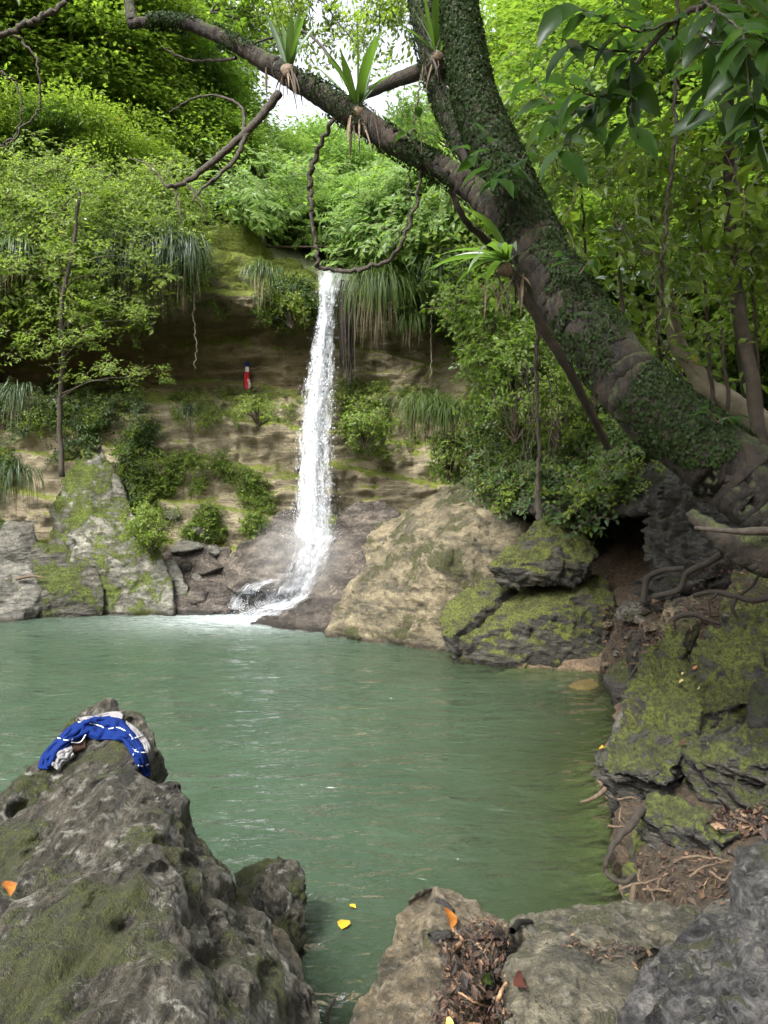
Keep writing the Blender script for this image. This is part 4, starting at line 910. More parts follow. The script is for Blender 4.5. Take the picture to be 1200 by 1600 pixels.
# ---- trees of the forest behind and beside the pool
def crown_mesh(name, mat, blobs, n, L, W, seed, droopy=0.2):
    r = np.random.default_rng(seed); wts = np.array([b[3] ** 2 for b in blobs]); wts /= wts.sum()
    k = r.choice(len(blobs), n, p=wts); C = np.array([b[:3] for b in blobs])[k]; Rr = np.array([b[3] for b in blobs])[k]
    u = unit(r.normal(size=(n, 3))); u[:, 2] = np.abs(u[:, 2]) * 1.3 - 0.5 + 0 * u[:, 2]; u = unit(u)
    rr = Rr * r.uniform(0.55, 1.05, n) ** 0.7
    c = C + u * rr[:, None] * [1, 1, .7]
    # gather leaves in flat sprays
    cl = 9; m = n // cl; cc = c[:m]; uu = u[:m]
    off = r.normal(size=(m, cl, 3)) * [L * 1.5, L * 1.5, L * .35]
    base = (cc[:, None] + off).reshape(-1, 3)
    d = unit(uu[:, None] * [1, 1, .3] + off / L * .5 + r.normal(size=(m, cl, 3)) * .35).reshape(-1, 3)
    nn = (np.array([0, 0, 1.0]) + uu[:, None] * .45 + r.normal(size=(m, cl, 3)) * .35).reshape(-1, 3)
    Ls = L * r.uniform(.65, 1.2, len(base))
    V, T = leaves(base, d, nn, Ls, Ls * W, droopy)
    return mesh_np(name, V, T, [M[mat]])
def blobset(rad, n, seed, flat=.7):
    r = np.random.default_rng(seed); out = [(0, 0, 0, rad * .55)]
    for _ in range(n):
        d = unit(r.normal(size=3)) * rad * r.uniform(.45, .85); out.append((d[0], d[1], d[2] * flat, rad * r.uniform(.22, .42)))
    return out
CR = {}
for k, (nm, mt, L, W, sd_, nn_) in enumerate([('b', 'leaf_bright', .17, .5, 1, 13000), ('m', 'leaf_mid', .17, .42, 2, 12500), ('f', 'leaf_far', .20, .42, 3, 11000), ('d', 'leaf_dark', .16, .42, 4, 12000),
                                                   ('b2', 'leaf_bright', .20, .42, 5, 8000), ('f2', 'leaf_far', .17, .5, 6, 13000)]):
    bl = blobset(2.4, 13, sd_ + 20)
    CR[nm] = (crown_mesh('crown', mt, bl, nn_, L, W, sd_), bl)
def trunk_mesh(name, h, r0, mat, blobs, seed, lean=0.3):
    """trunk from the origin up to height h with limbs reaching into the crown blobs"""
    r = np.random.default_rng(seed); ch = []
    top = np.array([r.uniform(-lean, lean), r.uniform(-lean, lean), h])
    pts = [(0, 0, -.6), top * [.2, .3, .35] + [r.uniform(-.15, .15), 0, 0], top * [.7, .6, .7], top]
    ch.append(tube(pts, [r0 * 1.3, r0, r0 * .8, r0 * .5], 8, 16, 0.06, seed))
    C = catmull(pts, 20)
    for b in blobs[1:9]:
        s = C[r.integers(10, 19)]; e = top * 0 + np.array([0, 0, h]) + np.array(b[:3])
        ch.append(tube([s, (s + e) / 2 + [0, 0, .25], e], [r0 * .35, r0 * .2, r0 * .08], 5, 9, .08, seed))
    return cat_mesh(name, ch, [M[mat]], True)
def gz(x, y): return float(ground_z(np.array([x]), np.array([y]))[0])
TREE_N = 0
def forest_tree(px, d, pyc, kind, scale, label, group, tr='brown_bark', trunk_r=.11):
    global TREE_N; TREE_N += 1
    c = D(px, pyc, d); h0 = BVH['cliff'].ray_cast(Vector((c.x, c.y, 40)), Vector((0, 0, -1)))
    z0 = gz(c.x, c.y)
    if h0[0] is not None and h0[0].z > z0: z0 = h0[0].z
    h = max(1.2, c.z - z0)
    e = empty('forest_tree', label, 'tree', (c.x, c.y, z0), group)
    me, bl = CR[kind]
    o = link('crown', me, e); o.location = (0, 0, h); o.scale = (scale, scale, scale * random.uniform(.85, 1.15)); o.rotation_euler = (0, 0, random.uniform(0, 6.28))
    rz = o.rotation_euler.z; cs, sn_ = math.cos(rz), math.sin(rz)
    bl2 = [((b[0] * cs - b[1] * sn_) * scale, (b[0] * sn_ + b[1] * cs) * scale, b[2] * scale, b[3]) for b in bl]
    link('trunk', trunk_mesh('trunk', h, trunk_r * (0.6 + 0.4 * scale), tr, bl2, TREE_N), e)
    return e
rt = random.Random(3)
specs = []
# far rows beyond the lip of the fall
for px in range(200, 1101, 85):
    specs.append((px + rt.uniform(-25, 25), rt.uniform(34, 46), 300 - 0.35 * abs(px - 600) + rt.uniform(-30, 30), rt.choice(['f', 'f2', 'f']), rt.uniform(1.1, 1.6), 'far'))
for px in range(330, 960, 75):
    specs.append((px + rt.uniform(-20, 20), rt.uniform(24, 29), 325 - 0.3 * abs(px - 600) + rt.uniform(-20, 20), rt.choice(['f', 'f2']), rt.uniform(0.75, 1.0), 'far'))
for px, d, py, kd, sc in [(335, 21, 330, 'f', .7), (420, 20, 345, 'f2', .55), (500, 21.5, 335, 'f2', .6), (585, 21, 345, 'f', .6), (665, 20, 330, 'f2', .65), (740, 19, 300, 'f', .7)]:
    specs.append((px, d, py, kd, sc, 'far'))
# tall trees framing the bright gap of sky
for px, d, py, kd, sc in [(320, 33, 50, 'b2', 1.25), (290, 30, 130, 'b', 1.2), (440, 36, 265, 'f2', .9), (810, 30, 60, 'b2', 1.4), (860, 27, 150, 'b', 1.3), (930, 30, 20, 'f2', 1.6), (745, 34, 190, 'f', 1.1)]:
    specs.append((px, d, py, kd, sc, 'gap'))
# left slope
for px, d, py, kd, sc in [(-60, 17.5, 60, 'm', 1.1), (60, 18.5, 120, 'b', 1.1), (170, 19, 60, 'm', 1.0), (230, 19.5, 190, 'b', .95), (130, 17.5, 240, 'm', .8), (30, 17.2, 260, 'm', .85), (290, 21, 80, 'b', 1.0), (330, 20, 215, 'b', .75),
                          (250, 18.5, 305, 'b', .6), (80, 19, 0, 'b', 1.2), (200, 24, -20, 'm', 1.4), (340, 26, 0, 'm', 1.2), (-120, 18, 200, 'd', 1.1), (330, 25, 130, 'b', .9), (180, 17.2, 340, 'm', .5), (90, 17.0, 350, 'd', .55), (0, 17.0, 345, 'm', .6), (-220, 16.5, 230, 'm', 1.2), (-360, 17, 120, 'b', 1.3), (-520, 16, 260, 'm', 1.2), (-700, 15, 150, 'b', 1.3), (-300, 20, -40, 'm', 1.5)]:
    specs.append((px, d, py, kd, sc, 'left'))
# right slope
for px, d, py, kd, sc in [(830, 19, 240, 'b', .9), (900, 17, 150, 'b', 1.0), (1000, 15, 230, 'b', 1.0), (1110, 13.5, 180, 'b', 1.0), (1210, 12, 260, 'b', 1.0), (960, 13.5, 350, 'b', .7), (1060, 12, 380, 'b', .7), (1150, 11.5, 420, 'm', .65),
                          (1000, 18, 60, 'b', 1.2), (1130, 15, 20, 'm', 1.2), (860, 15.5, 360, 'b', .6), (1230, 10.5, 480, 'm', .6), (880, 22, 40, 'b2', 1.2), (1080, 13, 520, 'd', .6), (960, 13.5, 500, 'm', .55), (1180, 11, 580, 'd', .55)]:
    specs.append((px, d, py, kd, sc, 'right'))
GRP = {'far': 'trees in the valley beyond the fall', 'gap': 'tall trees round the gap of sky', 'left': 'trees on the left slope', 'right': 'trees on the right bank'}
CN = {'b': 'yellow green', 'b2': 'bright green', 'm': 'mid green', 'f': 'pale green', 'f2': 'soft green', 'd': 'dark green'}
rows = {}
for sp_ in specs:
    px, d, py, kd, sc, g_ = sp_
    if g_ == 'far': rw = ('back', 'at the back of the valley') if d > 30 else ('mid', 'in the middle of the valley') if d > 22.5 else ('fr', 'just behind the lip of the fall')
    elif g_ == 'gap': rw = ('l', 'left of the bright gap of sky') if px < 600 else ('r', 'right of the bright gap of sky')
    elif g_ == 'left': rw = ('t', 'at the top of the left slope') if py < 110 else ('m', 'halfway up the left slope') if py < 245 else ('b', 'low on the left slope above the overhang')
    else: rw = ('t', 'at the top of the right bank') if py < 190 else ('m', 'on the middle of the right bank') if py < 400 else ('b', 'low on the right bank')
    rows.setdefault((g_,) + rw, []).append(sp_)
for (g_, _, where), lst in rows.items():
    for k, (px, d, py, kd, sc, _g) in enumerate(sorted(lst)):
        forest_tree(px, d, py, kd, sc, f'{ORD[k]} {CN[kd]} tree from the left {where}', GRP[g_])

# ---- undergrowth covering the ground above the cliff and on the banks
def mass(name, label, poly, n, names, kind, lift, up, smin, smax, rad=.15, fan=1, jitter=None):
    h = hits_px(poly, n, names, jitter=jitter); P, Dv = lush(h, lift, up, rad, fan=fan)
    if not P: print('EMPTY', name); return None
    return gn_scatter(name, label, P, Dv, RNG.uniform(smin, smax, len(P)), SPR[kind])
mass('undergrowth', 'dense leafy undergrowth on the slope above the left overhang', [(-60, 0), (420, 0), (400, 330), (315, 345), (300, 380), (300, 460), (-60, 470)], 4200, ['cliff', 'ground'], 'mid', 1.1, .5, .6, 1.2, .2)
mass('undergrowth', 'leafy undergrowth on the cliff top beyond the left edge of the pool', [(-700, 150), (-60, 100), (-60, 470), (-700, 470)], 1500, ['cliff', 'ground'], 'mid', 1.1, .5, .8, 1.4, .2)
mass('undergrowth', 'pale undergrowth in the valley beyond the waterfall lip', [(330, 150), (760, 150), (760, 420), (560, 415), (470, 400), (330, 345)], 3600, ['cliff', 'ground'], 'far', 1.2, .6, .8, 1.6, .25)
mass('undergrowth', 'bright leafy undergrowth on the bank behind the leaning trunk', [(740, 200), (1260, 100), (1260, 640), (1080, 640), (930, 640), (830, 560), (740, 440)], 4000, ['cliff', 'ground'], 'bright', 1.4, .5, .9, 1.7, .25)
mass('undergrowth', 'dark leaves standing for shaded gaps among the bright plants on the right bank', [(800, 150), (1260, 100), (1260, 700), (1080, 660), (930, 640), (830, 560)], 1300, ['cliff', 'ground'], 'dark', .8, .4, .8, 1.6, .2)  # dark foliage colour mixed in for the shade between bright leaves
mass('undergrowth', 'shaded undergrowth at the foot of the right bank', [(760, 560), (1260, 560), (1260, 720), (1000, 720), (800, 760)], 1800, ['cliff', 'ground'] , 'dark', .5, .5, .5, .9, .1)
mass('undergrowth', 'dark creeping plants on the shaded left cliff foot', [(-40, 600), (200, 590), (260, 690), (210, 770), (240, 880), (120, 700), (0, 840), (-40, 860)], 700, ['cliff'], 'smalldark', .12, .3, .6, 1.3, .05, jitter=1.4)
mass('undergrowth', 'dark plants and creepers over the rock left of the cave', [(740, 640), (1010, 620), (1020, 760), (960, 800), (880, 815), (800, 790), (740, 790)], 600, ['cliff', 'ground'] + [o.name for o in ROCKS if 'overhang covered' in o['label']], 'smalldark', .3, .4, .9, 1.8, .1)
mass('undergrowth', 'low green plants along the ledge below the flag', [(265, 622), (340, 612), (470, 618), (462, 650), (380, 668), (270, 660)], 150, ['cliff'], 'small', .08, .5, .5, .95, .03)
mass('undergrowth', 'green plants on the slope left of the waterfall foot', [(190, 690), (260, 690), (400, 740), (440, 800), (380, 850), (250, 850), (200, 800)], 620, ['cliff', 'ground'], 'small', .10, .6, .5, 1.1, .03, jitter=1.8)
mass('undergrowth', 'plants on the cliff ledges right of the waterfall', [(535, 590), (600, 600), (600, 720), (560, 700), (530, 640)], 150, ['cliff'], 'small', .10, .5, .6, 1.1, .03)
mass('undergrowth', 'leafy creepers draping the lip of the cliff left of the waterfall', [(420, 455), (500, 435), (505, 500), (460, 525), (430, 490), (330, 475), (300, 470)], 200, ['cliff'], 'smalldark', .15, .1, .8, 1.4, .05, jitter=1.2)
mass('undergrowth', 'hanging creepers on the cliff top right of the waterfall', [(550, 420), (740, 380), (750, 560), (690, 520), (640, 510), (560, 470)], 380, ['cliff'], 'smalldark', .2, .1, .7, 1.4, .08, jitter=1.0)
mass('undergrowth', 'small green plants scattered on the tan wall right of the waterfall', [(560, 640), (760, 560), (800, 730), (700, 760), (600, 720)], 130, ['cliff'], 'small', .10, .5, .5, 1.1, .03, jitter=1.6)
# shrubs one can tell apart
def shrub(name, label, cx, cy_, d, w_px, h_px, kind, n, base_z=None, sc=(.6, 1.0), cat='shrub'):
    """leafy shrub: stems from its foot and twigs of leaves round them; real mesh"""
    c = D(cx, cy_ + h_px / 2, d); rx, rz = w_px / F * d / 2, h_px / F * d / 2
    e = empty(name, label, cat, c)
    r = np.random.default_rng(int(cx * 7 + cy_)); pm = SPR[kind]
    arr = []
    for m_ in pm:
        V = np.empty(len(m_.vertices) * 3, np.float32); m_.vertices.foreach_get('co', V)
        T = np.empty(len(m_.loops), np.int32); m_.loops.foreach_get('vertex_index', T); mi = np.empty(len(m_.polygons), np.int32); m_.polygons.foreach_get('material_index', mi)
        arr.append((V.reshape(-1, 3).astype(float), T.reshape(-1, 3), mi))
    ch, mi_all, stems = [], [], []
    for i in range(n):
        u = unit(r.normal(size=3)); q = np.array([u[0] * rx, u[1] * min(rx, .9), u[2] * rz]) * r.uniform(.35, 1) ** .6 * (1 + 1.1 * float(pn(u[None] * 1.9 + cx, 3)[0])) + [0, 0, rz]
        dv = unit(u * .8 + np.array([0, -.1, .45]) + r.normal(size=3) * .3)
        qm = np.array((Vector(dv).to_track_quat('Z', 'Y') @ Matrix.Rotation(r.uniform(0, 6.28), 3, 'Z').to_quaternion()).to_matrix())
        V, T, mi = arr[r.integers(0, len(arr))]; s = r.uniform(*sc)
        ch.append(((V * s) @ qm.T + q, T)); mi_all.append(mi)
        if i % max(1, n // 14) == 0: stems.append(tube([(0, 0, -.15), q * [.5, .5, .45], q], [.018, .012, .005], 5, 8, .05, i))
    me = cat_mesh('foliage', ch, list(pm[0].materials), False)
    me.polygons.foreach_set('material_index', np.concatenate(mi_all))
    link('foliage', me, e); link('stem', cat_mesh('stem', stems, [M['twig']], True), e)
    return e
shrub('shrub', 'bright yellow green bush hanging before the tan wall right of the fall', 765, 520, 12.9, 90, 150, 'bright', 60)
shrub('shrub', 'bright leafy bush under the leaning trunk beside the tan wall', 805, 600, 12.3, 130, 150, 'bright', 75)
shrub('shrub', 'green bush in shade under the lower trunk', 870, 640, 11.5, 90, 80, 'mid', 26)
shrub('shrub', 'small green bush on the tan wall above the huge tan boulder', 700, 710, 14.2, 45, 50, 'small', 40, sc=(1, 1.6))
shrub('shrub', 'small green bush growing beside the top of the waterfall base rocks', 570, 665, 15.2, 60, 50, 'small', 50, sc=(1, 1.6))
shrub('shrub', 'leafy bush crowning the mossy lip left of the fall', 455, 480, 15.3, 50, 40, 'small', 36, sc=(.6, 1.1))
shrub('shrub', 'dense green moss plant on the right shoulder of the tall pale boulder', 232, 825, 14.3, 60, 50, 'small', 60, sc=(.8, 1.3))
shrub('shrub', 'light green plants at the foot of the little flag', 405, 642, 15.3, 80, 22, 'small', 60, sc=(.45, .8))

# layered slender tree on the left bank
def path_tree(name, label, pts, rad, mat, cat='tree', group=None, sides=10, n=40, wob=.02):
    e = empty(name, label, cat, pts[0], group)
    v, q = tube([Vector(p) - Vector(pts[0]) for p in pts], rad, sides, n, wob, len(bpy.data.objects))
    link('trunk', mesh_np('trunk', v, q, [M[mat]], True), e)
    return e
def add_leaf_sprays(e, items, kind, name='crown', mat_list=None, rng=RNG):
    """items: list of (world pos, dir, scale) -> one crown mesh"""
    pm = SPR[kind]; ch, mia = [], []; o3 = np.array(e.location)
    for i, (p, dv, s) in enumerate(items):
        m_ = pm[i % len(pm)]
        V = np.empty(len(m_.vertices) * 3, np.float32); m_.vertices.foreach_get('co', V)
        T = np.empty(len(m_.loops), np.int32); m_.loops.foreach_get('vertex_index', T); mi = np.empty(len(m_.polygons), np.int32); m_.polygons.foreach_get('material_index', mi)
        qm = np.array((Vector(dv).to_track_quat('Z', 'Y') @ Matrix.Rotation(rng.uniform(0, 6.28), 3, 'Z').to_quaternion()).to_matrix())
        ch.append(((V.reshape(-1, 3) * s) @ qm.T + np.array(p) - o3, T.reshape(-1, 3))); mia.append(mi)
    me = cat_mesh(name, ch, list(pm[0].materials)); me.polygons.foreach_set('material_index', np.concatenate(mia))
    return link(name, me, e)
lt = path_tree('slender_tree', 'slender tree with tiers of leaves before the dark recess on the left', [D(97, 745, 14.0), D(93, 640, 14.0), D(99, 560, 13.9), D(96, 480, 13.8), D(112, 400, 13.7), D(125, 300, 13.6)], [.05, .042, .028], 'brown_bark')
it = []
for (bx, by, n_) in [(130, 540, 8), (75, 545, 7), (170, 595, 8), (210, 500, 7), (60, 570, 4), (150, 490, 6), (205, 590, 4), (110, 500, 5), (40, 430, 6), (150, 430, 8), (90, 400, 8), (190, 400, 6), (110, 330, 8), (145, 300, 8), (120, 285, 7)]:
    s0 = D(97, by + 25, 13.9); tip = D(bx, by, 13.6)
    v, q = tube([s0 - lt.location, (s0 + tip) / 2 - lt.location + Vector((0, 0, .1)), tip - lt.location], [.018, .01, .005], 5, 8, .03, bx)
    link('branch', mesh_np('branch', v, q, [M['brown_bark']], True), lt)
    for _ in range(n_):
        p = np.array(tip) + RNG.normal(size=3) * [.28, .28, .07]; it.append((p, (RNG.normal() * .3, -.2 + RNG.normal() * .3, .8), RNG.uniform(.55, .85)))
add_leaf_sprays(lt, it, 'mid')

# ================================================================== THE LEANING TREE
def bark_mat():
    m, nt = new_mat('leaning_trunk_bark'); n = N(nt); P = mapped(n)
    a = noise(n, P, 3.5, 8, 0.72, 0.5); b_ = noise(n, P, 16, 7, 0.72); c_ = noise(n, P, 70, 4, 0.7)
    col = mix(n, ramp(n, a, [(0.38, 0.0), (0.6, 1.0)]), (0.006, 0.005, 0.0035), (0.038, 0.026, 0.014))
    col = mix(n, ramp(n, b_, [(0.4, 0.85), (0.52, 0.0)]), col, (0.03, 0.024, 0.018))
    col = mix(n, ramp(n, c_, [(0.55, 0.0), (0.7, 0.5)]), col, (0.04, 0.03, 0.018))
    g = n('ShaderNodeNewGeometry'); sn = n('ShaderNodeSeparateXYZ', i_0=g.outputs['Normal']); sp = n('ShaderNodeSeparateXYZ', i_0=g.outputs['Position'])
    mo = math_(n, 'ADD', math_(n, 'MULTIPLY', sn.outputs['Z'], 0.35), noise(n, P, 5, 7, 0.72))
    mo = ramp(n, mo, [(0.60, 0.0), (0.70, 1.0)])
    col = mix(n, mo, col, mix(n, ramp(n, c_, [(0.4, 0.0), (0.6, 1.0)]), (0.018, 0.026, 0.007), (0.055, 0.07, 0.014)))
    fs = noise(n, mapped(n, (22, 22, 2.6), (0, 0.75, 0)), 1.0, 6, 0.7, 0.8)
    col = mix(n, ramp(n, fs, [(0.40, 0.85), (0.50, 0.0)]), col, (0.006, 0.005, 0.004))
    h = math_(n, 'ADD', a, math_(n, 'ADD', math_(n, 'MULTIPLY', b_, .5), math_(n, 'MULTIPLY', c_, .12)))
    h = math_(n, 'ADD', h, math_(n, 'MULTIPLY', fs, 1.2))
    b = n('ShaderNodeBump', i_Strength=1.0, i_Distance=0.03, i_Height=h)
    p = n('ShaderNodeBsdfPrincipled', i_Base_Color=col, i_Roughness=0.85, i_Normal=b.outputs[0])
    n('ShaderNodeOutputMaterial', i_Surface=p.outputs[0]); return m
M['bark'] = bark_mat()
TL = D(1240, 850, 4.0)
lean = empty('leaning_tree', 'big leaning tree with mossy creeper covered trunk arching over the pool from the right', 'tree', TL)
def limb(name, pts, rad, sides=36, n=160, amp=.02, f=5, mat='bark', par=lean, label=None):
    v, q = tube([Vector(p) - par.location for p in pts], rad, sides, n, amp * .6, 3, cap=True)
    c = catmull([Vector(p) - par.location for p in pts], n)
    ax = np.repeat(c, sides, 0); core = v[:n * sides]; nn = unit(core - ax)
    pw = core + np.array(par.location)
    dd = amp * (fbm(pw * f, 5, 5, .6) * 1.1 + .35 * (ridged(pw * f * 2.2, 3, 19) - .6))
    v[:n * sides] = core + nn * dd[:, None]
    o = link(name, mesh_np(name, v, q, [M[mat]], True), par)
    if label: o['label'] = label
    return o, c + np.array(par.location), None
tp = [D(1500, 1010, 3.7), D(1330, 900, 3.85), D(1200, 778, 4.0), D(1100, 702, 4.15), D(1005, 622, 4.35), D(900, 487, 4.65), D(832, 375, 4.9), D(788, 270, 5.1), D(745, 165, 5.3), D(728, 85, 5.4), D(716, 0, 5.5), D(700, -150, 5.7), D(670, -420, 6.0)]
tr_ = [.25, .225, .205, .20, .19, .175, .17, .158, .14, .127, .12, .10, .07]
trunk_o, trunk_c, _ = limb('trunk', tp, tr_, 72, 420, .020, 4)
bp = [D(800, 352, 4.95), D(745, 300, 5.05), D(690, 262, 5.1), D(640, 238, 5.15), D(560, 185, 5.2), D(475, 132, 5.25), D(400, 88, 5.3), D(330, 50, 5.35), D(265, 33, 5.4), D(203, 37, 5.45)]
br_ = [.11, .085, .075, .072, .085, .072, .058, .048, .040, .034]
branch_o, branch_c, _ = limb('branch', bp, br_, 24, 200, .016, 7)
limb('branch', [D(207, 35, 5.45), D(203, 10, 5.5), D(196, -40, 5.6)], [.04, .03], 12, 20, .006, 8)
stem2, stem2_c, _ = limb('branch', [D(765, 260, 5.25), D(720, 190, 5.6), D(690, 130, 5.8), D(668, 40, 5.9), D(655, -80, 6.1)], [.15, .13, .11, .11, .09], 24, 80, .02, 6)
limb('root', [D(1420, 880, 3.9), D(1300, 872, 3.8), D(1200, 868, 3.75), D(1130, 840, 3.8), D(1075, 800, 3.95)], [.2, .15, .11, .06, .02], 24, 80, .02, 6)
limb('branch', [D(660, 110, 5.9), D(620, 125, 6.2), D(585, 140, 6.6), D(530, 165, 6.9)], [.06, .05, .04], 14, 40, .008, 8)
limb('root', [D(1330, 830, 3.75), D(1200, 830, 3.62), D(1150, 830, 3.62), D(1085, 825, 3.7)], [.025, .02, .008], 8, 30, .003, 8, mat='vine')
# thin branches of the arching limb
def thin(pts, rad, par=lean, name='branch', mat='vine', sides=7):
    v, q = tube([Vector(p) - par.location for p in pts], rad, sides, max(16, len(pts) * 8), .012, len(bpy.data.objects))
    return link(name, mesh_np(name, v, q, [M[mat]], True), par)
thin([D(437, 145, 5.25), D(405, 185, 5.2), D(380, 212, 5.15), D(330, 255, 5.1), D(290, 285, 5.05), D(262, 292, 5.0)], [.03, .024, .012])
thin([D(385, 208, 5.15), D(370, 245, 5.1), D(345, 272, 5.1), D(318, 292, 5.05), D(300, 315, 5.0)], [.018, .012, .005])
thin([D(380, 212, 5.15), D(378, 170, 5.3), D(340, 150, 5.4), D(300, 155, 5.4), D(265, 175, 5.5)], [.012, .008, .004])
thin([D(275, 287, 5.05), D(278, 320, 5.0), D(288, 362, 4.95)], [.008, .003])
thin([D(290, 285, 5.05), D(312, 315, 5.0), D(322, 340, 5.0)], [.008, .003])
thin([D(262, 292, 5.0), D(235, 262, 5.1), D(200, 245, 5.2)], [.008, .003])
thin([D(370, 90, 5.3), D(330, 95, 5.5), D(290, 92, 5.6), D(255, 75, 5.6)], [.012, .005])
thin([D(535, 118, 5.4), D(480, 52, 5.7), D(420, 60, 5.7), D(390, 72, 5.6)], [.012, .006])
thin([D(705, 300, 5.05), D(730, 350, 5.2), D(765, 380, 5.5), D(800, 430, 5.7), D(850, 515, 5.8), D(890, 580, 5.9), D(930, 660, 6.2), D(950, 700, 6.4)], [.02, .022, .035, .038, .04, .035, .03], mat='brown_bark')

# creepers climbing over the trunk: small round leaves lying against the bark
def creeper(curve, rad, n, lo, hi, size, seed, mask_seed, dens=.0, side=None, name='creeper_leaves'):
    r = np.random.default_rng(seed); L = len(curve)
    i = (r.uniform(lo, hi, n) * (L - 1)).astype(int); c = curve[i]; T = unit(np.gradient(curve, axis=0))[i]
    rr = np.interp(i / (L - 1), np.linspace(0, 1, len(rad)), rad)
    u = r.normal(size=(n, 3)); u -= T * (u * T).sum(1)[:, None]; u = unit(u)
    p = c + u * (rr + .012 + .012 * r.uniform(0, 1, n) ** 2)[:, None]
    k = fbm(p * 2.6, 3, mask_seed) > dens
    k &= u[:, 1] < .6
    p, u, T = p[k], u[k], T[k]; m = len(p)
    dv = np.array([0, 0, -.8]) + r.normal(size=(m, 3)) * .5; dv -= u * (dv * u).sum(1)[:, None] * .8
    Ls = size * r.uniform(.6, 1.25, m)
    V, F_ = leaves(p, dv, u + r.normal(size=(m, 3)) * .45, Ls, Ls * .85, .1)
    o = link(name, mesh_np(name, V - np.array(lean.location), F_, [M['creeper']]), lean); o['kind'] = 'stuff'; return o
creeper(trunk_c, tr_, 15000, .22, .60, .024, 1, 60, .02)
creeper(trunk_c, tr_, 15000, .50, .98, .024, 2, 61, -.4)
creeper(branch_c, br_, 9000, .05, .95, .020, 3, 62, -.12)
creeper(stem2_c, [.15, .13, .11, .11, .09], 4500, .1, 1, .024, 4, 63, -.35)

M['dead_dark'] = island_mat('dark_dead_fronds', [(0.10, 0.068, 0.042), (0.055, 0.036, 0.022), (0.14, 0.10, 0.065), (0.03, 0.02, 0.014)])
# plants perched on the tree
def rosette(label, at, n, Lr, Wd, up, par_name='bird_nest_fern', spread=.9, droop=.5, aim=(0, 0, 1), mat='strap', seed=0, dead=6):
    r = np.random.default_rng(seed + 50); e = empty(par_name, label, 'fern', at)
    for k in range(n):
        a = k * 2.4 + r.uniform(-.3, .3); s = spread * (.25 + .75 * k / n)
        d = np.array([math.cos(a) * s, math.sin(a) * s, 1.0]) * [1, 1, up] + np.array(aim) * .3
        L = Lr * r.uniform(.7, 1.1)
        v, q = blades(np.array([[math.cos(a) * .02, math.sin(a) * .02, 0]]), d[None], [L], [Wd * r.uniform(.8, 1.15)], droop * r.uniform(.6, 1.4), 8, rng=r)
        link('leaf', mesh_np('leaf', v, q, [M[mat]], True), e)
    # root ball and hanging dead fronds
    bm = bmesh.new(); bmesh.ops.create_icosphere(bm, subdivisions=3, radius=.05)
    for vv in bm.verts:
        vv.co *= 1 + .35 * float(pn(np.array([list(vv.co * 14)]), seed)[0]); vv.co.z *= .9; vv.co.z -= .05
    me = bpy.data.meshes.new('root_ball'); bm.to_mesh(me); bm.free(); me.materials.append(M['dead_dark']); link('root_ball', me, e)
    if dead:
        b = r.normal(size=(dead * 6, 3)) * [.06, .04, .03] - [0, .03, .08]; dd = r.normal(size=(dead * 6, 3)) * .35 + [0, -.1, -1]
        v, q = blades(b, dd, r.uniform(.12, .32, dead * 6), r.uniform(.005, .02, dead * 6), .8, 4, rng=r)
        o = link('dead_frond', mesh_np('dead_frond', v, q, [M['dead_dark']]), e); o['kind'] = 'stuff'
    return e
rosette('upright strap leaved fern on the arching branch, nearest the sky gap', D(558, 165, 5.15), 13, .46, .06, .7, seed=1, dead=3)
rosette('narrow upright strap leaved fern on the thinner part of the arching branch', D(450, 100, 5.2), 9, .42, .055, 1.0, seed=2, dead=3, spread=.75)
rosette('strap leaved fern wedged beside the upright creeper covered stem', D(682, 80, 5.6), 10, .42, .05, .7, seed=3, spread=1.0, dead=3)
rosette('bright strap leaved fern drooping from the lower side of the leaning trunk', D(790, 408, 4.72), 13, .48, .055, .25, seed=4, spread=1.1, droop=1.2, aim=(-1.4, -.2, .2), dead=3)

# leaf shoots growing out of the trunk
def shoot(label, base, tips, leafL, leafW, cat='shoot', par=None, mat='leaf_near', name='leafy_shoot', per=6, rad=.005):
    e = par or empty(name, label, cat, base); o3 = Vector(e.location)
    for ti, tip in enumerate(tips):
        a, b = Vector(base), Vector(tip); mid = (a + b) / 2 + Vector((0, 0, .06 * (b - a).length))
        v, q = tube([a - o3, mid - o3, b - o3], [rad, rad * .4], 5, 10, .0)
        link('stem', mesh_np('stem', v, q, [M['twig']], True), e)
        C = catmull([a, mid, b], 40)
        for k in range(per):
            f = .25 + .75 * (k + 1) / per; p = C[min(39, int(f * 39))]; ax = unit(C[-1] - C[0])
            sd_ = unit(np.cross(ax, [0, 0, 1])); sg = 1 if k % 2 else -1
            dv = ax * .6 + sd_ * sg * .8 + np.array([0, 0, -.35]) + RNG.normal(size=3) * .18
            if k == per - 1: dv = ax + np.array([0, 0, -.3])
            L = leafL * RNG.uniform(.75, 1.15)
            V, T = leaves(p[None] * 0, dv[None], (np.array([0, -.15, 1.0]) + RNG.normal(size=3) * .3)[None], [L], [L * leafW / leafL], .35, True)
            lf = link('leaf', mesh_np('leaf', V, T, [M[mat]], True), e); lf.location = Vector(p) - o3
    return e
shoot('broad leaved shoot growing from the fork of the leaning tree', D(790, 300, 4.85), [D(760, 215, 4.7), D(735, 235, 4.6), D(800, 260, 4.6), D(775, 280, 4.5), D(840, 210, 4.8)], .16, .08, per=6)
shoot('pair of oval leaves standing up from the arching branch', D(660, 245, 5.05), [D(630, 195, 5.0), D(655, 185, 5.0)], .11, .06, per=3)
shoot('small leafy shoot by the light patch on the leaning trunk', D(905, 430, 4.5), [D(880, 400, 4.4), D(925, 405, 4.5)], .11, .05, per=4)
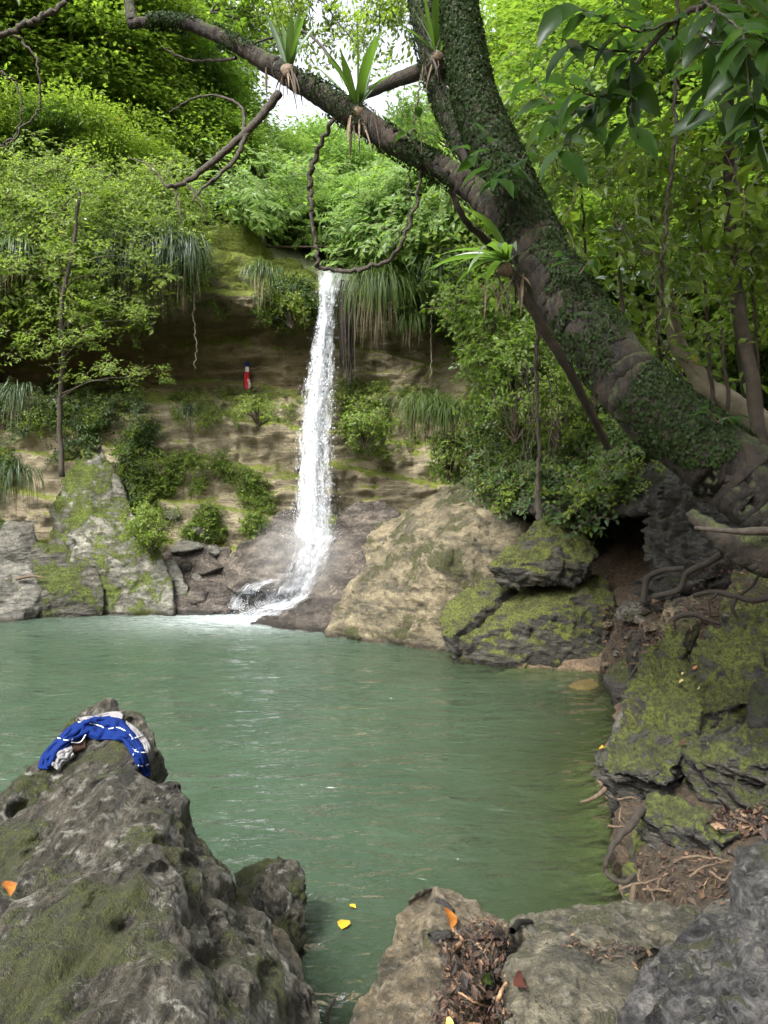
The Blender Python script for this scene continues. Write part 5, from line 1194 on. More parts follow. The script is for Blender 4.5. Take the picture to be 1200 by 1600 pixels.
shoot('small green leaves sprouting on top of the lower trunk', D(1120, 660, 3.95), [D(1150, 650, 3.9), D(1105, 640, 3.9)], .10, .04, per=3)
# twigs and leaves that break up the patch of sky
def sky_twigs(label, start, ends, n_, kind='mid'):
    e = empty('leafy_branch', label, 'branch', start); it = []
    for en in ends:
        mid = (Vector(start) + Vector(en)) / 2 + Vector((0, 0, .15))
        v, q = tube([Vector((0, 0, 0)), mid - Vector(start), Vector(en) - Vector(start)], [.014, .008, .004], 5, 16, .05, len(bpy.data.objects))
        link('twig', mesh_np('twig', v, q, [M['vine']], True), e)
        C = catmull([Vector(start), mid, Vector(en)], 30)
        for k in range(n_):
            p = C[RNG.integers(8, 30)] + RNG.normal(size=3) * .12; it.append((p, unit(RNG.normal(size=3) * .6 + [0, 0, -.4]), RNG.uniform(.45, .9)))
    add_leaf_sprays(e, it, kind); return e
sky_twigs('thin leafy branch hanging into the sky gap from the upper left', D(420, -40, 9), [D(480, 60, 9), D(530, 30, 9.2), D(560, 70, 9), D(500, 110, 9)], 9)
sky_twigs('thin leafy branch hanging from above into the middle of the sky gap', D(600, -60, 10), [D(575, 40, 10), D(620, 60, 10), D(590, 90, 10)], 9)
sky_twigs('thin leafy branch crossing the right side of the sky gap', D(690, -30, 10), [D(640, 30, 10), D(660, 80, 10), D(612, 20, 10)], 8)
sky_twigs('sparse leafy branch low in the sky gap beside the arching limb', D(700, 230, 12), [D(620, 180, 12), D(600, 215, 12), D(650, 160, 12)], 8, 'far')
sky_twigs('sparse leafy twigs left of the sky gap above the arching limb', D(330, 20, 10), [D(420, 40, 10), D(450, 90, 10), D(400, 0, 10)], 10, 'bright')
# the big leafy bough hanging in from the upper right
bo = D(1200, -60, 3.0)
bough = empty('bough', 'dark bough of large leaves hanging into the upper right corner', 'branch', bo)
def bough_stem(pts, rad): thin(pts, rad, bough, 'stem')
main = [bo, D(1110, 0, 3.1), D(1050, 35, 3.15), D(1000, 90, 3.2), D(985, 120, 3.2), D(960, 150, 3.2), D(900, 175, 3.25), D(850, 190, 3.3)]
bough_stem(main, [.014, .012, .008, .003])
subs = [[D(1060, 30, 3.15), D(1000, 48, 3.0), D(950, 30, 2.95), D(890, 5, 2.95)], [D(1010, 80, 3.2), D(960, 80, 3.1), D(910, 70, 3.05), D(870, 60, 3.0)], [D(985, 120, 3.2), D(985, 160, 3.1), D(980, 200, 3.05)],
        [D(1090, 10, 3.1), D(1100, 60, 2.9), D(1150, 70, 2.8), D(1190, 100, 2.75)], [D(960, 150, 3.2), D(925, 150, 3.1), D(890, 130, 3.0)], [D(1100, 0, 3.1), D(1150, 40, 2.6), D(1200, 60, 2.5)],
        [D(930, 165, 3.2), D(905, 210, 3.1), D(870, 235, 3.1)], [D(1150, -30, 3.0), D(1170, 130, 2.7), D(1185, 200, 2.6)], [D(1120, 0, 3.1), D(1110, 100, 2.9), D(1120, 190, 2.85)], [D(1060, 30, 3.1), D(1050, 60, 3.3), D(1010, 40, 3.4), D(960, 0, 3.5)],
        [D(900, 175, 3.25), D(860, 160, 3.4), D(835, 120, 3.5)]]
for s_ in subs: bough_stem(s_, [.006, .002])
for path in [main[3:]] + subs:
    C = catmull(path, 60)
    L_ = np.linalg.norm(C[-1] - C[0]); nl = int(max(6, L_ / .042))
    for k in range(nl):
        p = C[int(5 + 54 * (k / max(1, nl - 1)))]; ax = unit(C[-1] - C[0]); sd_ = unit(np.cross(ax, [0, 0, 1])); sg = 1 if k % 2 else -1
        dv = ax * .5 + sd_ * sg * .7 + np.array([0, 0, -.25]) + RNG.normal(size=3) * .32
        L = RNG.uniform(.11, .19)
        V, T = leaves(p[None] * 0, dv[None], (np.array([0, -.3, 1.0]) + RNG.normal(size=3) * .35)[None], [L], [L * RNG.uniform(.46, .58)], .15, True)
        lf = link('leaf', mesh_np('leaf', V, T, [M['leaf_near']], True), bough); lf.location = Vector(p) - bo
# the crown of the leaning tree, above the picture, shades the right bank
me, bl = CR['m']
for (a, b, d, s) in [(740, -600, 6.0, 1.0), (1500, -250, 5.5, .9)]:
    o = link('crown', me, lean); o.location = D(a, b, d) - lean.location; o.scale = (s, s, s * .8); o.rotation_euler = (0, 0, a)
limb('branch', [D(716, 0, 5.5), D(850, -250, 5.4), D(1050, -450, 5.1), D(1300, -400, 5.4)], [.1, .08, .05], 14, 60, .01, 6)

for (a, b, c_, s) in [(0.7, 1.0, 8.8, .9), (2.4, 1.6, 8.6, .9), (1.6, -1.0, 8.8, .9), (3.8, 0.4, 8.2, 1.0), (0.2, -1.5, 9.5, .8)]:  # unseen crowns added overhead to block the sun from trunk and rocks
    o = link('crown', me, lean); o.location = Vector((a, b, c_)) - lean.location; o.scale = (s, s, s * .6); o.rotation_euler = (0, 0, a * 3)
limb('branch', [D(700, -150, 5.7), Vector((0.9, 4.6, 7.9)), Vector((1.0, 3.2, 8.3)), Vector((1.0, 1.8, 8.6)), Vector((1.2, 0.2, 8.9)), Vector((1.4, -1.2, 9.0))], [.10, .09, .07, .05, .03], 14, 60, .01, 6)  # unseen limb added to carry the shading crowns
# other trunks and lianas
path_tree('forest_tree', 'slim dark trunk rising at the right edge behind the leaning tree', [D(1195, 760, 7.0), D(1175, 600, 7.0), D(1148, 440, 7.1), D(1140, 300, 7.2), D(1138, 120, 7.3), D(1150, -60, 7.5)], [.065, .055, .045], 'brown_bark')
path_tree('forest_tree', 'second dark trunk right of the slim one at the right edge', [D(1185, 720, 8.2), D(1160, 540, 8.2), D(1148, 430, 8.3), D(1140, 200, 8.5), D(1120, -40, 8.6)], [.075, .06, .05], 'brown_bark')
path_tree('forest_tree', 'pale crooked trunk leaning behind the big leaning tree', [D(1260, 690, 7.5), D(1170, 650, 7.6), D(1090, 590, 7.7), D(1050, 510, 7.8), D(1038, 430, 7.9), D(1000, 385, 8.0), D(960, 345, 8.1)], [.17, .12, .085, .07, .055, .04], 'pale_bark', wob=.04)
for k, (a, b, d, y0, n_) in enumerate([(905, 245, 7.5, 640, 16), (960, 330, 7.0, 640, 18), (1010, 250, 8.0, 600, 18), (1090, 300, 7.2, 640, 20), (1120, 430, 6.8, 700, 16), (1170, 350, 7.0, 720, 18), (980, 440, 8.2, 640, 14), (1080, 520, 8.0, 700, 12)]):
    top = D(a, b, d); sp_ = path_tree('sapling', ORD[k] + ' large leaved sapling from the left behind the leaning trunk', [D(a + 25, y0, d + .4), D(a + 12, (b + y0) / 2, d + .2), top], [.022, .016, .008], 'brown_bark', group='saplings behind the leaning trunk', cat='sapling')
    add_leaf_sprays(sp_, [(np.array(top) + RNG.normal(size=3) * [.42, .3, .42] + [0, 0, -.2], unit(RNG.normal(size=3) * .6 + [0, -.2, .3]), RNG.uniform(.6, 1.0)) for _ in range(n_)], 'large')
lian = dict(cat='vine')
def vine(label, pts, rad, name='vine', mat='vine', n=60, wob=.03, group=None):
    e = bpy.data.objects.new(name, None); pts = [Vector(p) for p in pts]
    v, q = tube([p - pts[0] for p in pts], rad, 7, n, wob, len(bpy.data.objects)); bpy.data.objects.remove(e)
    o = link(name, mesh_np(name, v, q, [M[mat]], True), loc=pts[0]); return tag(o, label, 'vine', group)
vine('long vine dropping from the arching branch to the lip of the fall', [D(520, 185, 5.2), D(498, 230, 5.3), D(484, 285, 5.4), D(488, 340, 5.4), D(494, 390, 5.4), D(498, 418, 5.4)], [.014, .018, .012, .014])
vine('looping vine that sweeps across in front of the lip of the fall', [D(498, 416, 5.4), D(530, 422, 5.4), D(570, 420, 5.3), D(608, 404, 5.25), D(635, 365, 5.2), D(652, 310, 5.15), D(655, 250, 5.1)], [.013, .016, .012, .01])
vine('thin vine hanging down beside the looping vine', [D(638, 240, 5.15), D(640, 300, 5.2), D(636, 350, 5.2), D(600, 395, 5.2)], [.005, .004])
vine('thin vine rising from the arching branch into the sky gap', [D(640, 225, 5.1), D(650, 170, 5.2), D(665, 110, 5.3), D(690, 60, 5.4)], [.006, .004])
vine('knotted liana hanging down in front of the mossy boulders', [D(838, 440, 6.2), D(840, 520, 6.3), D(838, 600, 6.3), D(843, 700, 6.3), D(840, 760, 6.3), D(842, 812, 6.3)], [.014, .018, .014, .02, .028], wob=.02)
vine('long thin liana hanging through the foliage on the right', [D(1058, -20, 5.5), D(1056, 120, 5.5), D(1052, 240, 5.5), D(1042, 330, 5.6), D(1036, 400, 5.6)], [.012, .014, .01])
vine('liana hooking over at the pale trunk', [D(1036, 400, 5.6), D(1035, 470, 5.8), D(1032, 530, 5.9), D(1060, 580, 6.0), D(1095, 620, 6.1)], [.012, .01, .006])
vine('dark stem crossing the upper left corner', [D(-20, 60, 5.2), D(40, 38, 5.2), D(90, 12, 5.2), D(130, -20, 5.3)], [.02, .018, .016])
vine('looping dark vine at the left edge', [D(20, 50, 5.4), D(55, 90, 5.4), D(62, 140, 5.4), D(58, 175, 5.4), D(20, 215, 5.4), D(-20, 235, 5.4)], [.008, .006])
vine('thin drooping vine at the left edge', [D(-10, 110, 5.5), D(25, 130, 5.5), D(33, 190, 5.5), D(5, 235, 5.5)], [.007, .005])
vine('bare root hanging from the mossy lip before the dark recess', [D(316, 375, 14.9), D(305, 410, 14.9), D(302, 480, 14.9), D(306, 530, 14.9), D(304, 575, 14.9)], [.02, .015, .006], mat='pale_bark', wob=.06)
vine('straight aerial root against the dark wall right of the fall', [D(673, 420, 15.2), D(674, 500, 15.1), D(673, 590, 15.1)], [.012, .01], mat='pale_bark')
for k, (a, y0, y1) in enumerate([(686, 400, 500), (700, 400, 520), (716, 410, 540), (735, 420, 520)]):
    vine(ORD[k] + ' thin aerial root from the left on the cliff right of the fall', [D(a, y0, 14.9), D(a + 3, (y0 + y1) / 2, 14.85), D(a, y1, 14.8)], [.008, .006], group='aerial roots right of the fall')
for k, a in enumerate([815, 823, 830, 858, 868]):
    vine(ORD[k] + ' thin stem from the left hanging by the knotted liana', [D(a, 560 + 7 * k, 9), D(a + 4, 650, 9), D(a - 3, 745, 9)], [.008, .006], group='thin stems by the knotted liana')

M['straw_tip'] = island_mat('dry_grass', [(0.13, 0.11, 0.05), (0.09, 0.07, 0.035), (0.16, 0.13, 0.07), (0.06, 0.07, 0.025)])
# ---- hanging grass
def grass(label, top, w_px, h_px, n, mat='grass', group=None, dark_tip=True):
    d = top[2]; at = D(*top); r = np.random.default_rng(int(top[0] * 3 + top[1])); s = d / F
    b = r.normal(size=(n, 3)) * [w_px * s * .22, .06, .05]
    dv = np.stack([b[:, 0] * 1.2 / (w_px * s) + r.normal(size=n) * .25, -r.uniform(.3, 1, n), r.uniform(.0, .9, n)], -1)
    v, q = blades(b, dv, h_px * s * r.uniform(.75, 1.35, n), r.uniform(.010, .020, n), r.uniform(2.5, 5, n), 7, rng=r)
    nd = n // 3; b2 = r.normal(size=(nd, 3)) * [w_px * s * .2, .05, .04]; 
    v2, q2 = blades(b2, np.stack([r.normal(size=nd) * .2, -r.uniform(.2, .6, nd), -r.uniform(.2, .8, nd)], -1), h_px * s * r.uniform(.8, 1.45, nd), r.uniform(.007, .014, nd), r.uniform(2.5, 5, nd), 6, rng=r)
    me = cat_mesh('grass_clump', [(v, q), (v2, q2)], [M[mat], M['straw_tip']], midx=[0, 1])
    o = link('grass_clump', me, loc=at); return tag(o, label, 'grass clump', group)
grass('big pale hanging grass clump right of the waterfall lip', (592, 442, 15.0), 60, 85, 260)
grass('small hanging grass clump on the mossy lip left of the fall', (413, 424, 14.95), 38, 50, 110)
grass('dry tipped grass clump hanging on the tan wall above the tan boulder', (665, 628, 14.4), 70, 60, 240)
grass('grass clump hanging beside the tan wall right of the dry tipped one', (700, 640, 14.1), 50, 50, 140)
grass('dry grass tuft hanging right of the big pale clump', (645, 500, 15.0), 24, 40, 60)
grass('long grass hanging under the cliff top right of the fall', (708, 400, 14.7), 50, 75, 160, 'grass_dark')
grass('long grass hanging at the right end of the cliff top', (730, 425, 14.5), 40, 60, 120)
for k, (a, b, c_, d_) in enumerate([(190, 400, 45, 70), (215, 385, 50, 85), (240, 380, 50, 90), (265, 385, 50, 95), (290, 390, 45, 85)]):
    grass(ORD[k] + ' dark grass clump from the left in the curtain on the left overhang', (a, b, 14.9), c_, d_, 170, 'grass_dark', 'grass curtain on the left overhang')
grass('grass clump hanging at the left edge of the overhang', (18, 385, 14.3), 55, 60, 180, 'grass')
grass('grass clump low on the left edge above the grey rocks', (15, 735, 14.3), 60, 60, 140, 'grass_dark')
grass('dark grass hanging below the ledge at the left', (30, 610, 14.7), 50, 50, 110, 'grass_dark')
grass('small grass tuft on the lit wall below the flag ledge', (297, 640, 15.1), 24, 24, 50, 'grass_dark')
M['root'] = plain_mat('root_bark', (.012, .0095, .007), .9, (.032, .024, .017), 30, .7); M['root_pale'] = plain_mat('pale_root', (.11, .075, .045), .8, (.05, .034, .022), 30, .5)
# ================================================================== WATERFALL
def water_white():
    m, nt = new_mat('white_falling_water'); n = N(nt)
    d = n('ShaderNodeBsdfDiffuse', i_Color=(0.62, 0.65, 0.69, 1)); t = n('ShaderNodeBsdfTranslucent', i_Color=(0.62, 0.65, 0.70, 1))
    g = n('ShaderNodeBsdfGlossy', i_Roughness=0.15, i_Color=(1, 1, 1, 1))
    s = n('ShaderNodeMixShader', i_0=0.45, i_1=d.outputs[0], i_2=t.outputs[0]); s2 = n('ShaderNodeMixShader', i_0=0.12, i_1=s.outputs[0], i_2=g.outputs[0])
    n('ShaderNodeOutputMaterial', i_Surface=s2.outputs[0]); return m
M['white_water'] = water_white()
def film_mat(name, scale, lo, hi, op):
    """thin water film: white froth streaks with clear gaps"""
    m, nt = new_mat(name); n = N(nt); uv = n('ShaderNodeAttribute', attribute_name='flow')
    mp = n('ShaderNodeMapping', i_0=uv.outputs['Vector']); mp.inputs['Scale'].default_value = scale
    f = noise(n, mp.outputs[0], 1.0, 7, 0.72, 0.6); ed = n('ShaderNodeAttribute', attribute_name='edge')
    a = math_(n, 'MULTIPLY', ramp(n, math_(n, 'ADD', f, math_(n, 'MULTIPLY', ed.outputs['Fac'], 0.22)), [(lo, 0.0), (hi, op)]), ramp(n, ed.outputs['Fac'], [(0.0, 0.0), (0.35, 1.0)]))
    d = n('ShaderNodeBsdfDiffuse', i_Color=(0.62, 0.65, 0.69, 1)); t = n('ShaderNodeBsdfTranslucent', i_Color=(0.62, 0.65, 0.70, 1))
    s = n('ShaderNodeMixShader', i_0=0.35, i_1=d.outputs[0], i_2=t.outputs[0]); tr = n('ShaderNodeBsdfTransparent')
    s2 = n('ShaderNodeMixShader', i_0=a, i_1=tr.outputs[0], i_2=s.outputs[0])
    n('ShaderNodeOutputMaterial', i_Surface=s2.outputs[0]); return m
M['fall_film'] = film_mat('falling_water_film', (14, 3.2, 1), 0.535, 0.74, 0.85)
M['run_film'] = film_mat('running_water_film', (22, 2.6, 1), 0.52, 0.80, 0.62)
FP = D(520, 425, 15.6)
fall = empty('waterfall', 'tall narrow white waterfall dropping from the mossy lip into the pool', 'waterfall', FP)
def ribbon(name, px_pts, n_t, n_s, mat, bulge=.06, onto=None, lift=.03, sd_=0):
    """px_pts: (px centre, py, depth, half width px) down the flow"""
    A = catmull([p[:3] for p in px_pts], n_t); W_ = np.interp(np.linspace(0, 1, n_t), np.linspace(0, 1, len(px_pts)), [p[3] for p in px_pts])
    V, fl, ed = [], [], []; run = 0
    for i in range(n_t):
        if i: run += (D(*A[i]) - D(*A[i - 1])).length
        for j in range(n_s):
            s = j / (n_s - 1) * 2 - 1; px = A[i][0] + s * W_[i]
            p = D(px, A[i][1], A[i][2] - bulge * (1 - s * s))
            if onto:
                r = (D(px, A[i][1], 10) - Vector((0, 0, CAM_H))).normalized(); best = None
                for nm in onto:
                    h = BVH[nm].ray_cast(Vector((0, 0, CAM_H)), r)
                    if h[0] is not None and (best is None or h[3] < best[3]): best = h
                if best and abs(best[0].y - p.y) < 1.2: p = best[0] + best[1] * (lift if best[1].dot(r) < 0 else -lift)
            V.append(p - FP); fl.append((s * W_[i] / F * A[i][2] , run, sd_)); ed.append(1 - abs(s) ** 2)
    V = np.array(V)
    V += np.stack([fbm(V * [3, 3, 1.5] + sd_, 3, 4), fbm(V * [6, 3, 2] + sd_, 3, 5), V[:, 0] * 0], -1) * [.05, .09, 0]
    i = np.arange(n_t - 1)[:, None] * n_s + np.arange(n_s - 1)[None, :]
    Q = np.stack([i, i + 1, i + n_s + 1, i + n_s], -1).reshape(-1, 4)
    me = mesh_np(name, V, Q, [M[mat]], True)
    a = me.attributes.new('flow', 'FLOAT_VECTOR', 'POINT'); a.data.foreach_set('vector', np.array(fl, np.float32).ravel())
    a = me.attributes.new('edge', 'FLOAT', 'POINT'); a.data.foreach_set('value', np.array(ed, np.float32))
    return link(name, me, fall)
main_path = [(521, 423, 15.9, 27), (520, 428, 15.6, 26), (513, 450, 15.5, 19), (510, 480, 15.45, 15), (506, 530, 15.4, 19), (500, 590, 15.35, 25), (494, 660, 15.25, 28), (491, 730, 15.15, 31), (489, 800, 15.0, 31), (488, 850, 14.8, 33)]
ribbon('falling_sheet', main_path, 160, 22, 'fall_film', .08, sd_=0)
ribbon('falling_sheet', [(a, b, c + .14, w_ * .85) for a, b, c, w_ in main_path], 160, 22, 'fall_film', .08, sd_=5)
ribbon('falling_sheet', [(a - 3, b, c - .10, w_ * .45) for a, b, c, w_ in main_path[2:]], 160, 22, 'fall_film', .08, sd_=9)
ribbon('lip_water', [(521, 421, 16.1, 28), (521, 426, 15.75, 28), (517, 436, 15.55, 24), (512, 462, 15.48, 16)], 40, 20, 'run_film', .03, sd_=2)
wet_names = [o.name for o in ROCKS if o.data.materials[0] == M['wet']] + ['cliff', 'ground'] + [o.name for o in ROCKS if 'huge tan sloping' in o['label']]
ribbon('cascade', [(488, 820, 14.8, 34), (486, 850, 14.6, 30), (476, 880, 14.4, 30), (462, 905, 14.2, 34), (450, 930, 14.0, 34), (425, 950, 13.8, 42), (395, 965, 13.6, 48)], 90, 30, 'run_film', .05, wet_names, .05, sd_=3)
ribbon('cascade', [(510, 838, 14.7, 16), (496, 868, 14.4, 26), (478, 900, 14.2, 28), (462, 935, 13.9, 26), (430, 958, 13.7, 34)], 70, 20, 'run_film', .05, wet_names, .09, sd_=6)
ribbon('cascade', [(430, 905, 14.2, 18), (400, 915, 14.1, 20), (380, 935, 14.0, 20), (370, 952, 13.9, 16)], 40, 14, 'run_film', .03, wet_names, .03, sd_=8)
def droplets(name, px_pts, n, smin, smax, spread, seed, clump=None, thr=-.02, stretch=1.8):
    r = np.random.default_rng(seed); A = np.array([p[:3] for p in px_pts], float); Wd = [p[3] for p in px_pts]; m = len(A)
    t = r.uniform(0, 1, n) * (m - 1); i = np.minimum(t.astype(int), m - 2); f = t - i
    c = A[i] * (1 - f)[:, None] + A[i + 1] * f[:, None]; wd = np.interp(t, np.arange(m), Wd)
    s = np.clip(r.normal(size=n) * .5, -1.5, 1.5); px = c[:, 0] + s * wd * spread; dd = c[:, 2] + r.normal(size=n) * .10 - .05
    P = np.array([list(D(a, b, e)) for a, b, e in zip(px, c[:, 1], dd)])
    if clump: 
        k = fbm(P * clump, 3, seed) > thr; P, s = P[k], s[k]
    n = len(P); sz = smin + (smax - smin) * r.uniform(0, 1, n) ** 3; sz *= np.where(np.abs(s) > .9, .55, 1)
    O = np.array([(1, 0, 0), (-1, 0, 0), (0, 1, 0), (0, -1, 0), (0, 0, 1), (0, 0, -1)], float)
    T = np.array([(0, 2, 4), (2, 1, 4), (1, 3, 4), (3, 0, 4), (2, 0, 5), (1, 2, 5), (3, 1, 5), (0, 3, 5)])
    J = O[None] * (1 + r.uniform(-.5, .5, (n, 6, 1))) + r.normal(size=(n, 6, 3)) * .22
    V = P[:, None] - np.array(FP) + J * sz[:, None, None] * [1, 1, stretch]
    TT = T[None] + (np.arange(n) * 6)[:, None, None]
    o = link(name, mesh_np(name, V.reshape(-1, 3), TT.reshape(-1, 3), [M['white_water']], True), fall); o['kind'] = 'stuff'; return o
droplets('droplets', main_path[2:], 8500, .004, .019, .9, 1, [7, 7, 4], .0)
droplets('droplets', main_path[5:], 5000, .003, .015, 1.2, 2, [5, 5, 3], -.05)
droplets('spray', [(490, 790, 14.7, 40), (480, 840, 14.5, 50), (465, 890, 14.2, 55), (440, 930, 13.9, 60), (420, 950, 13.8, 60)], 9000, .0025, .008, 1.2, 3, [4, 4, 4], -.1, 1.2)
droplets('spray', [(430, 952, 13.6, 60), (380, 966, 13.4, 60)], 900, .004, .014, 1.0, 5, None, 0, .5)
# mist where the fall breaks up
def mist_blob(c, r3, dens):
    bm = bmesh.new(); bmesh.ops.create_icosphere(bm, subdivisions=3, radius=1)
    me = bpy.data.meshes.new('mist'); bm.to_mesh(me); bm.free()
    m, nt = new_mat('spray_mist'); n = N(nt); tc = n('ShaderNodeTexCoord')
    ln = n('ShaderNodeVectorMath', operation='LENGTH', i_0=tc.outputs['Object'])
    g = n('ShaderNodeNewGeometry')
    a = ramp(n, ln.outputs['Value'], [(0.0, 1.0), (1.0, 0.0)]); a = math_(n, 'MULTIPLY', a, ramp(n, noise(n, g.outputs['Position'], 2.2, 3, .6), [(.35, .2), (.65, 1.0)]))
    v = n('ShaderNodeVolumePrincipled', i_Color=(1, 1, 1, 1), i_Density=math_(n, 'MULTIPLY', a, dens)); v.inputs['Anisotropy'].default_value = .2
    n('ShaderNodeOutputMaterial', i_Volume=v.outputs[0]); me.materials.append(m)
    o = link('mist', me, loc=c); o.scale = r3; tag(o, 'white spray mist hanging round the foot of the waterfall', None, None, 'stuff')
mist_blob(D(468, 885, 14.1), (1.1, .8, 1.1), 1.2)

# curtain of roots right of the fall
rc = empty('root_curtain', 'dark curtain of wet roots hanging just right of the falling water', 'roots', D(543, 440, 15.6))
for k in range(26):
    px = 530 + 27 * RNG.random(); y1 = 560 + 45 * RNG.random(); d = 15.62 + RNG.uniform(-.08, .08)
    v, q = tube([D(px, 438, d) - rc.location, D(px + RNG.uniform(-2, 2), 500, d - .03) - rc.location, D(px + RNG.uniform(-3, 3), y1, d) - rc.location], [.022, .016, .006], 6, 16, .015, k)
    link('root', mesh_np('root', v, q, [M['root']], True), rc)

# ================================================================== FLAG ON THE LEDGE
h = hits_px([(383, 610), (388, 610), (388, 616), (383, 616)], 1, ['cliff'])
fb = Vector(h[0][0]) if h else D(386, 612, 15.9)
fb = fb + Vector((0, -.15, 0)); fd = fb.y
flag = empty('flag', 'small drooping red white and blue flag on a dark pole on the cliff ledge', 'flag', fb)
v, q = tube([(0, 0, -.1), (0, 0, .45), tuple(D(385, 543, fd) - fb)], [.009, .008], 8, 10); link('pole', mesh_np('pole', v, q, [plain_mat('flag_pole', (.02, .018, .016), .6)], True), flag)
fc = {'blue_cloth': (.02, .035, .28), 'white_cloth': (.7, .7, .72), 'red_cloth': (.55, .018, .03)}
for k, v_ in fc.items(): M[k] = plain_mat(k, v_, .8, tuple(x * .8 for x in v_), 60, .1)
def cloth_strip(name, mat, rows, nfold=3, ph=0.0):
    """rows: (px left, px right, py)"""
    V, n_s = [], 17
    C = catmull([(a, b, c) for a, b, c in rows], 14)
    for a, b, c in C:
        for j in range(n_s):
            s = j / (n_s - 1); V.append(D(a + (b - a) * s, c, fd - .03 - .045 * abs(math.sin(nfold * math.pi * s + ph))) - fb)
    i = np.arange(13)[:, None] * n_s + np.arange(n_s - 1)[None, :]
    Q = np.stack([i, i + 1, i + n_s + 1, i + n_s], -1).reshape(-1, 4)
    o = link(name, mesh_np(name, np.array([list(x) for x in V]), Q, [M[mat]], True), flag)
    s = o.modifiers.new('s', 'SOLIDIFY'); s.thickness = .004; s.offset = 0
cloth_strip('blue_panel', 'blue_cloth', [(384.2, 387, 557), (383.5, 388, 563), (383.3, 388.8, 573)])
cloth_strip('white_band', 'white_cloth', [(383.3, 388.8, 573), (382.8, 389.3, 577), (382.6, 389.4, 581)])
cloth_strip('red_panel', 'red_cloth', [(382.6, 389.4, 581), (381.6, 390, 590), (381.4, 390.4, 600), (382, 388, 609)])
cloth_strip('white_corner', 'white_cloth', [(386.5, 389.8, 592), (387.3, 391, 598), (387.4, 391.4, 604), (388.3, 389.4, 607)], 2, .7)
cloth_strip('white_top', 'white_cloth', [(384.2, 386.2, 555), (384.0, 386.6, 557.2)], 1)

# ================================================================== CLOTHES ON THE BOULDER
BOULDER = [o for o in ROCKS if 'blue shorts' in o['label']][0]
def cloth_mat(name, c):
    m, nt = new_mat(name); n = N(nt); P = mapped(n)
    f = noise(n, P, 35, 4, .6); wv = noise(n, P, 420, 2, .5)
    b = n('ShaderNodeBump', i_Strength=.2, i_Distance=.005, i_Height=math_(n, 'ADD', f, math_(n, 'MULTIPLY', wv, .15)))
    col = mix(n, ramp(n, noise(n, P, 12, 3), [(.3, 0.0), (.7, 1.0)]), c, tuple(x * .8 for x in c))
    p = n('ShaderNodeBsdfPrincipled', i_Base_Color=col, i_Roughness=.9, i_Normal=b.outputs[0]); p.inputs['Specular IOR Level'].default_value = .15
    n('ShaderNodeOutputMaterial', i_Surface=p.outputs[0]); return m
M['shorts_blue'] = cloth_mat('blue_sport_cloth', (.0015, .014, .10)); M['shirt_grey'] = cloth_mat('pale_grey_cloth', (.20, .195, .205)); M['piping'] = cloth_mat('white_piping', (.6, .63, .68))
M['brown_net'] = cloth_mat('dark_brown_mesh', (.035, .018, .012))
bvb = BVH[BOULDER.name]
def sharp_t(px, py):
    r = ray(px, py).normalized(); h = bvb.ray_cast(Vector((0, 0, CAM_H)), r); return (h[3] if h[0] is not None else None)
def drape_field(x0, x1, y0, y1, st=2.0):
    xs = np.arange(x0, x1 + st, st); ys = np.arange(y0, y1 + st, st); Tm = np.full((len(ys), len(xs)), np.nan)
    for i, y in enumerate(ys):
        for j, x in enumerate(xs):
            t = sharp_t(x, y)
            if t is not None: Tm[i, j] = t
    return xs, ys, Tm
dxs, dys, DT = drape_field(50, 250, 1090, 1225)
m_ = np.nanmedian(DT)
for _ in range(60):         # fill misses from neighbours
    pad = np.pad(DT, 1, mode='edge'); nb = np.stack([pad[:-2, 1:-1], pad[2:, 1:-1], pad[1:-1, :-2], pad[1:-1, 2:]])
    with np.errstate(all='ignore'):
        import warnings; warnings.simplefilter('ignore'); mean = np.nanmean(nb, 0)
    DT = np.where(np.isnan(DT), mean, DT)
DT = np.where(np.isnan(DT), m_, DT)
DS = DT.copy()
for _ in range(10):
    pad = np.pad(DS, 1, mode='edge'); DS = (pad[:-2, 1:-1] + pad[2:, 1:-1] + pad[1:-1, :-2] + pad[1:-1, 2:] + 2 * DS) / 6
DS = np.minimum(DS, DT) - .004
def dt_at(px, py):
    fx = np.clip((px - dxs[0]) / 2.0, 0, len(dxs) - 1.001); fy = np.clip((py - dys[0]) / 2.0, 0, len(dys) - 1.001); i, j = int(fy), int(fx); a, b = fy - i, fx - j
    return DS[i, j] * (1 - a) * (1 - b) + DS[i + 1, j] * a * (1 - b) + DS[i, j + 1] * (1 - a) * b + DS[i + 1, j + 1] * a * b
def cloth_pt(px, py, lift): return Vector((0, 0, CAM_H)) + ray(px, py).normalized() * (dt_at(px, py) - lift)
def fold_h(px, py, seed, amp):
    q = np.array([[px * .05 + py * .03, py * .11 - px * .04, seed]]); return amp * (float(ridged(q, 1, seed)[0]) * .9 + .1 * float(fbm(q * 1.6, 1, seed + 3)[0]))
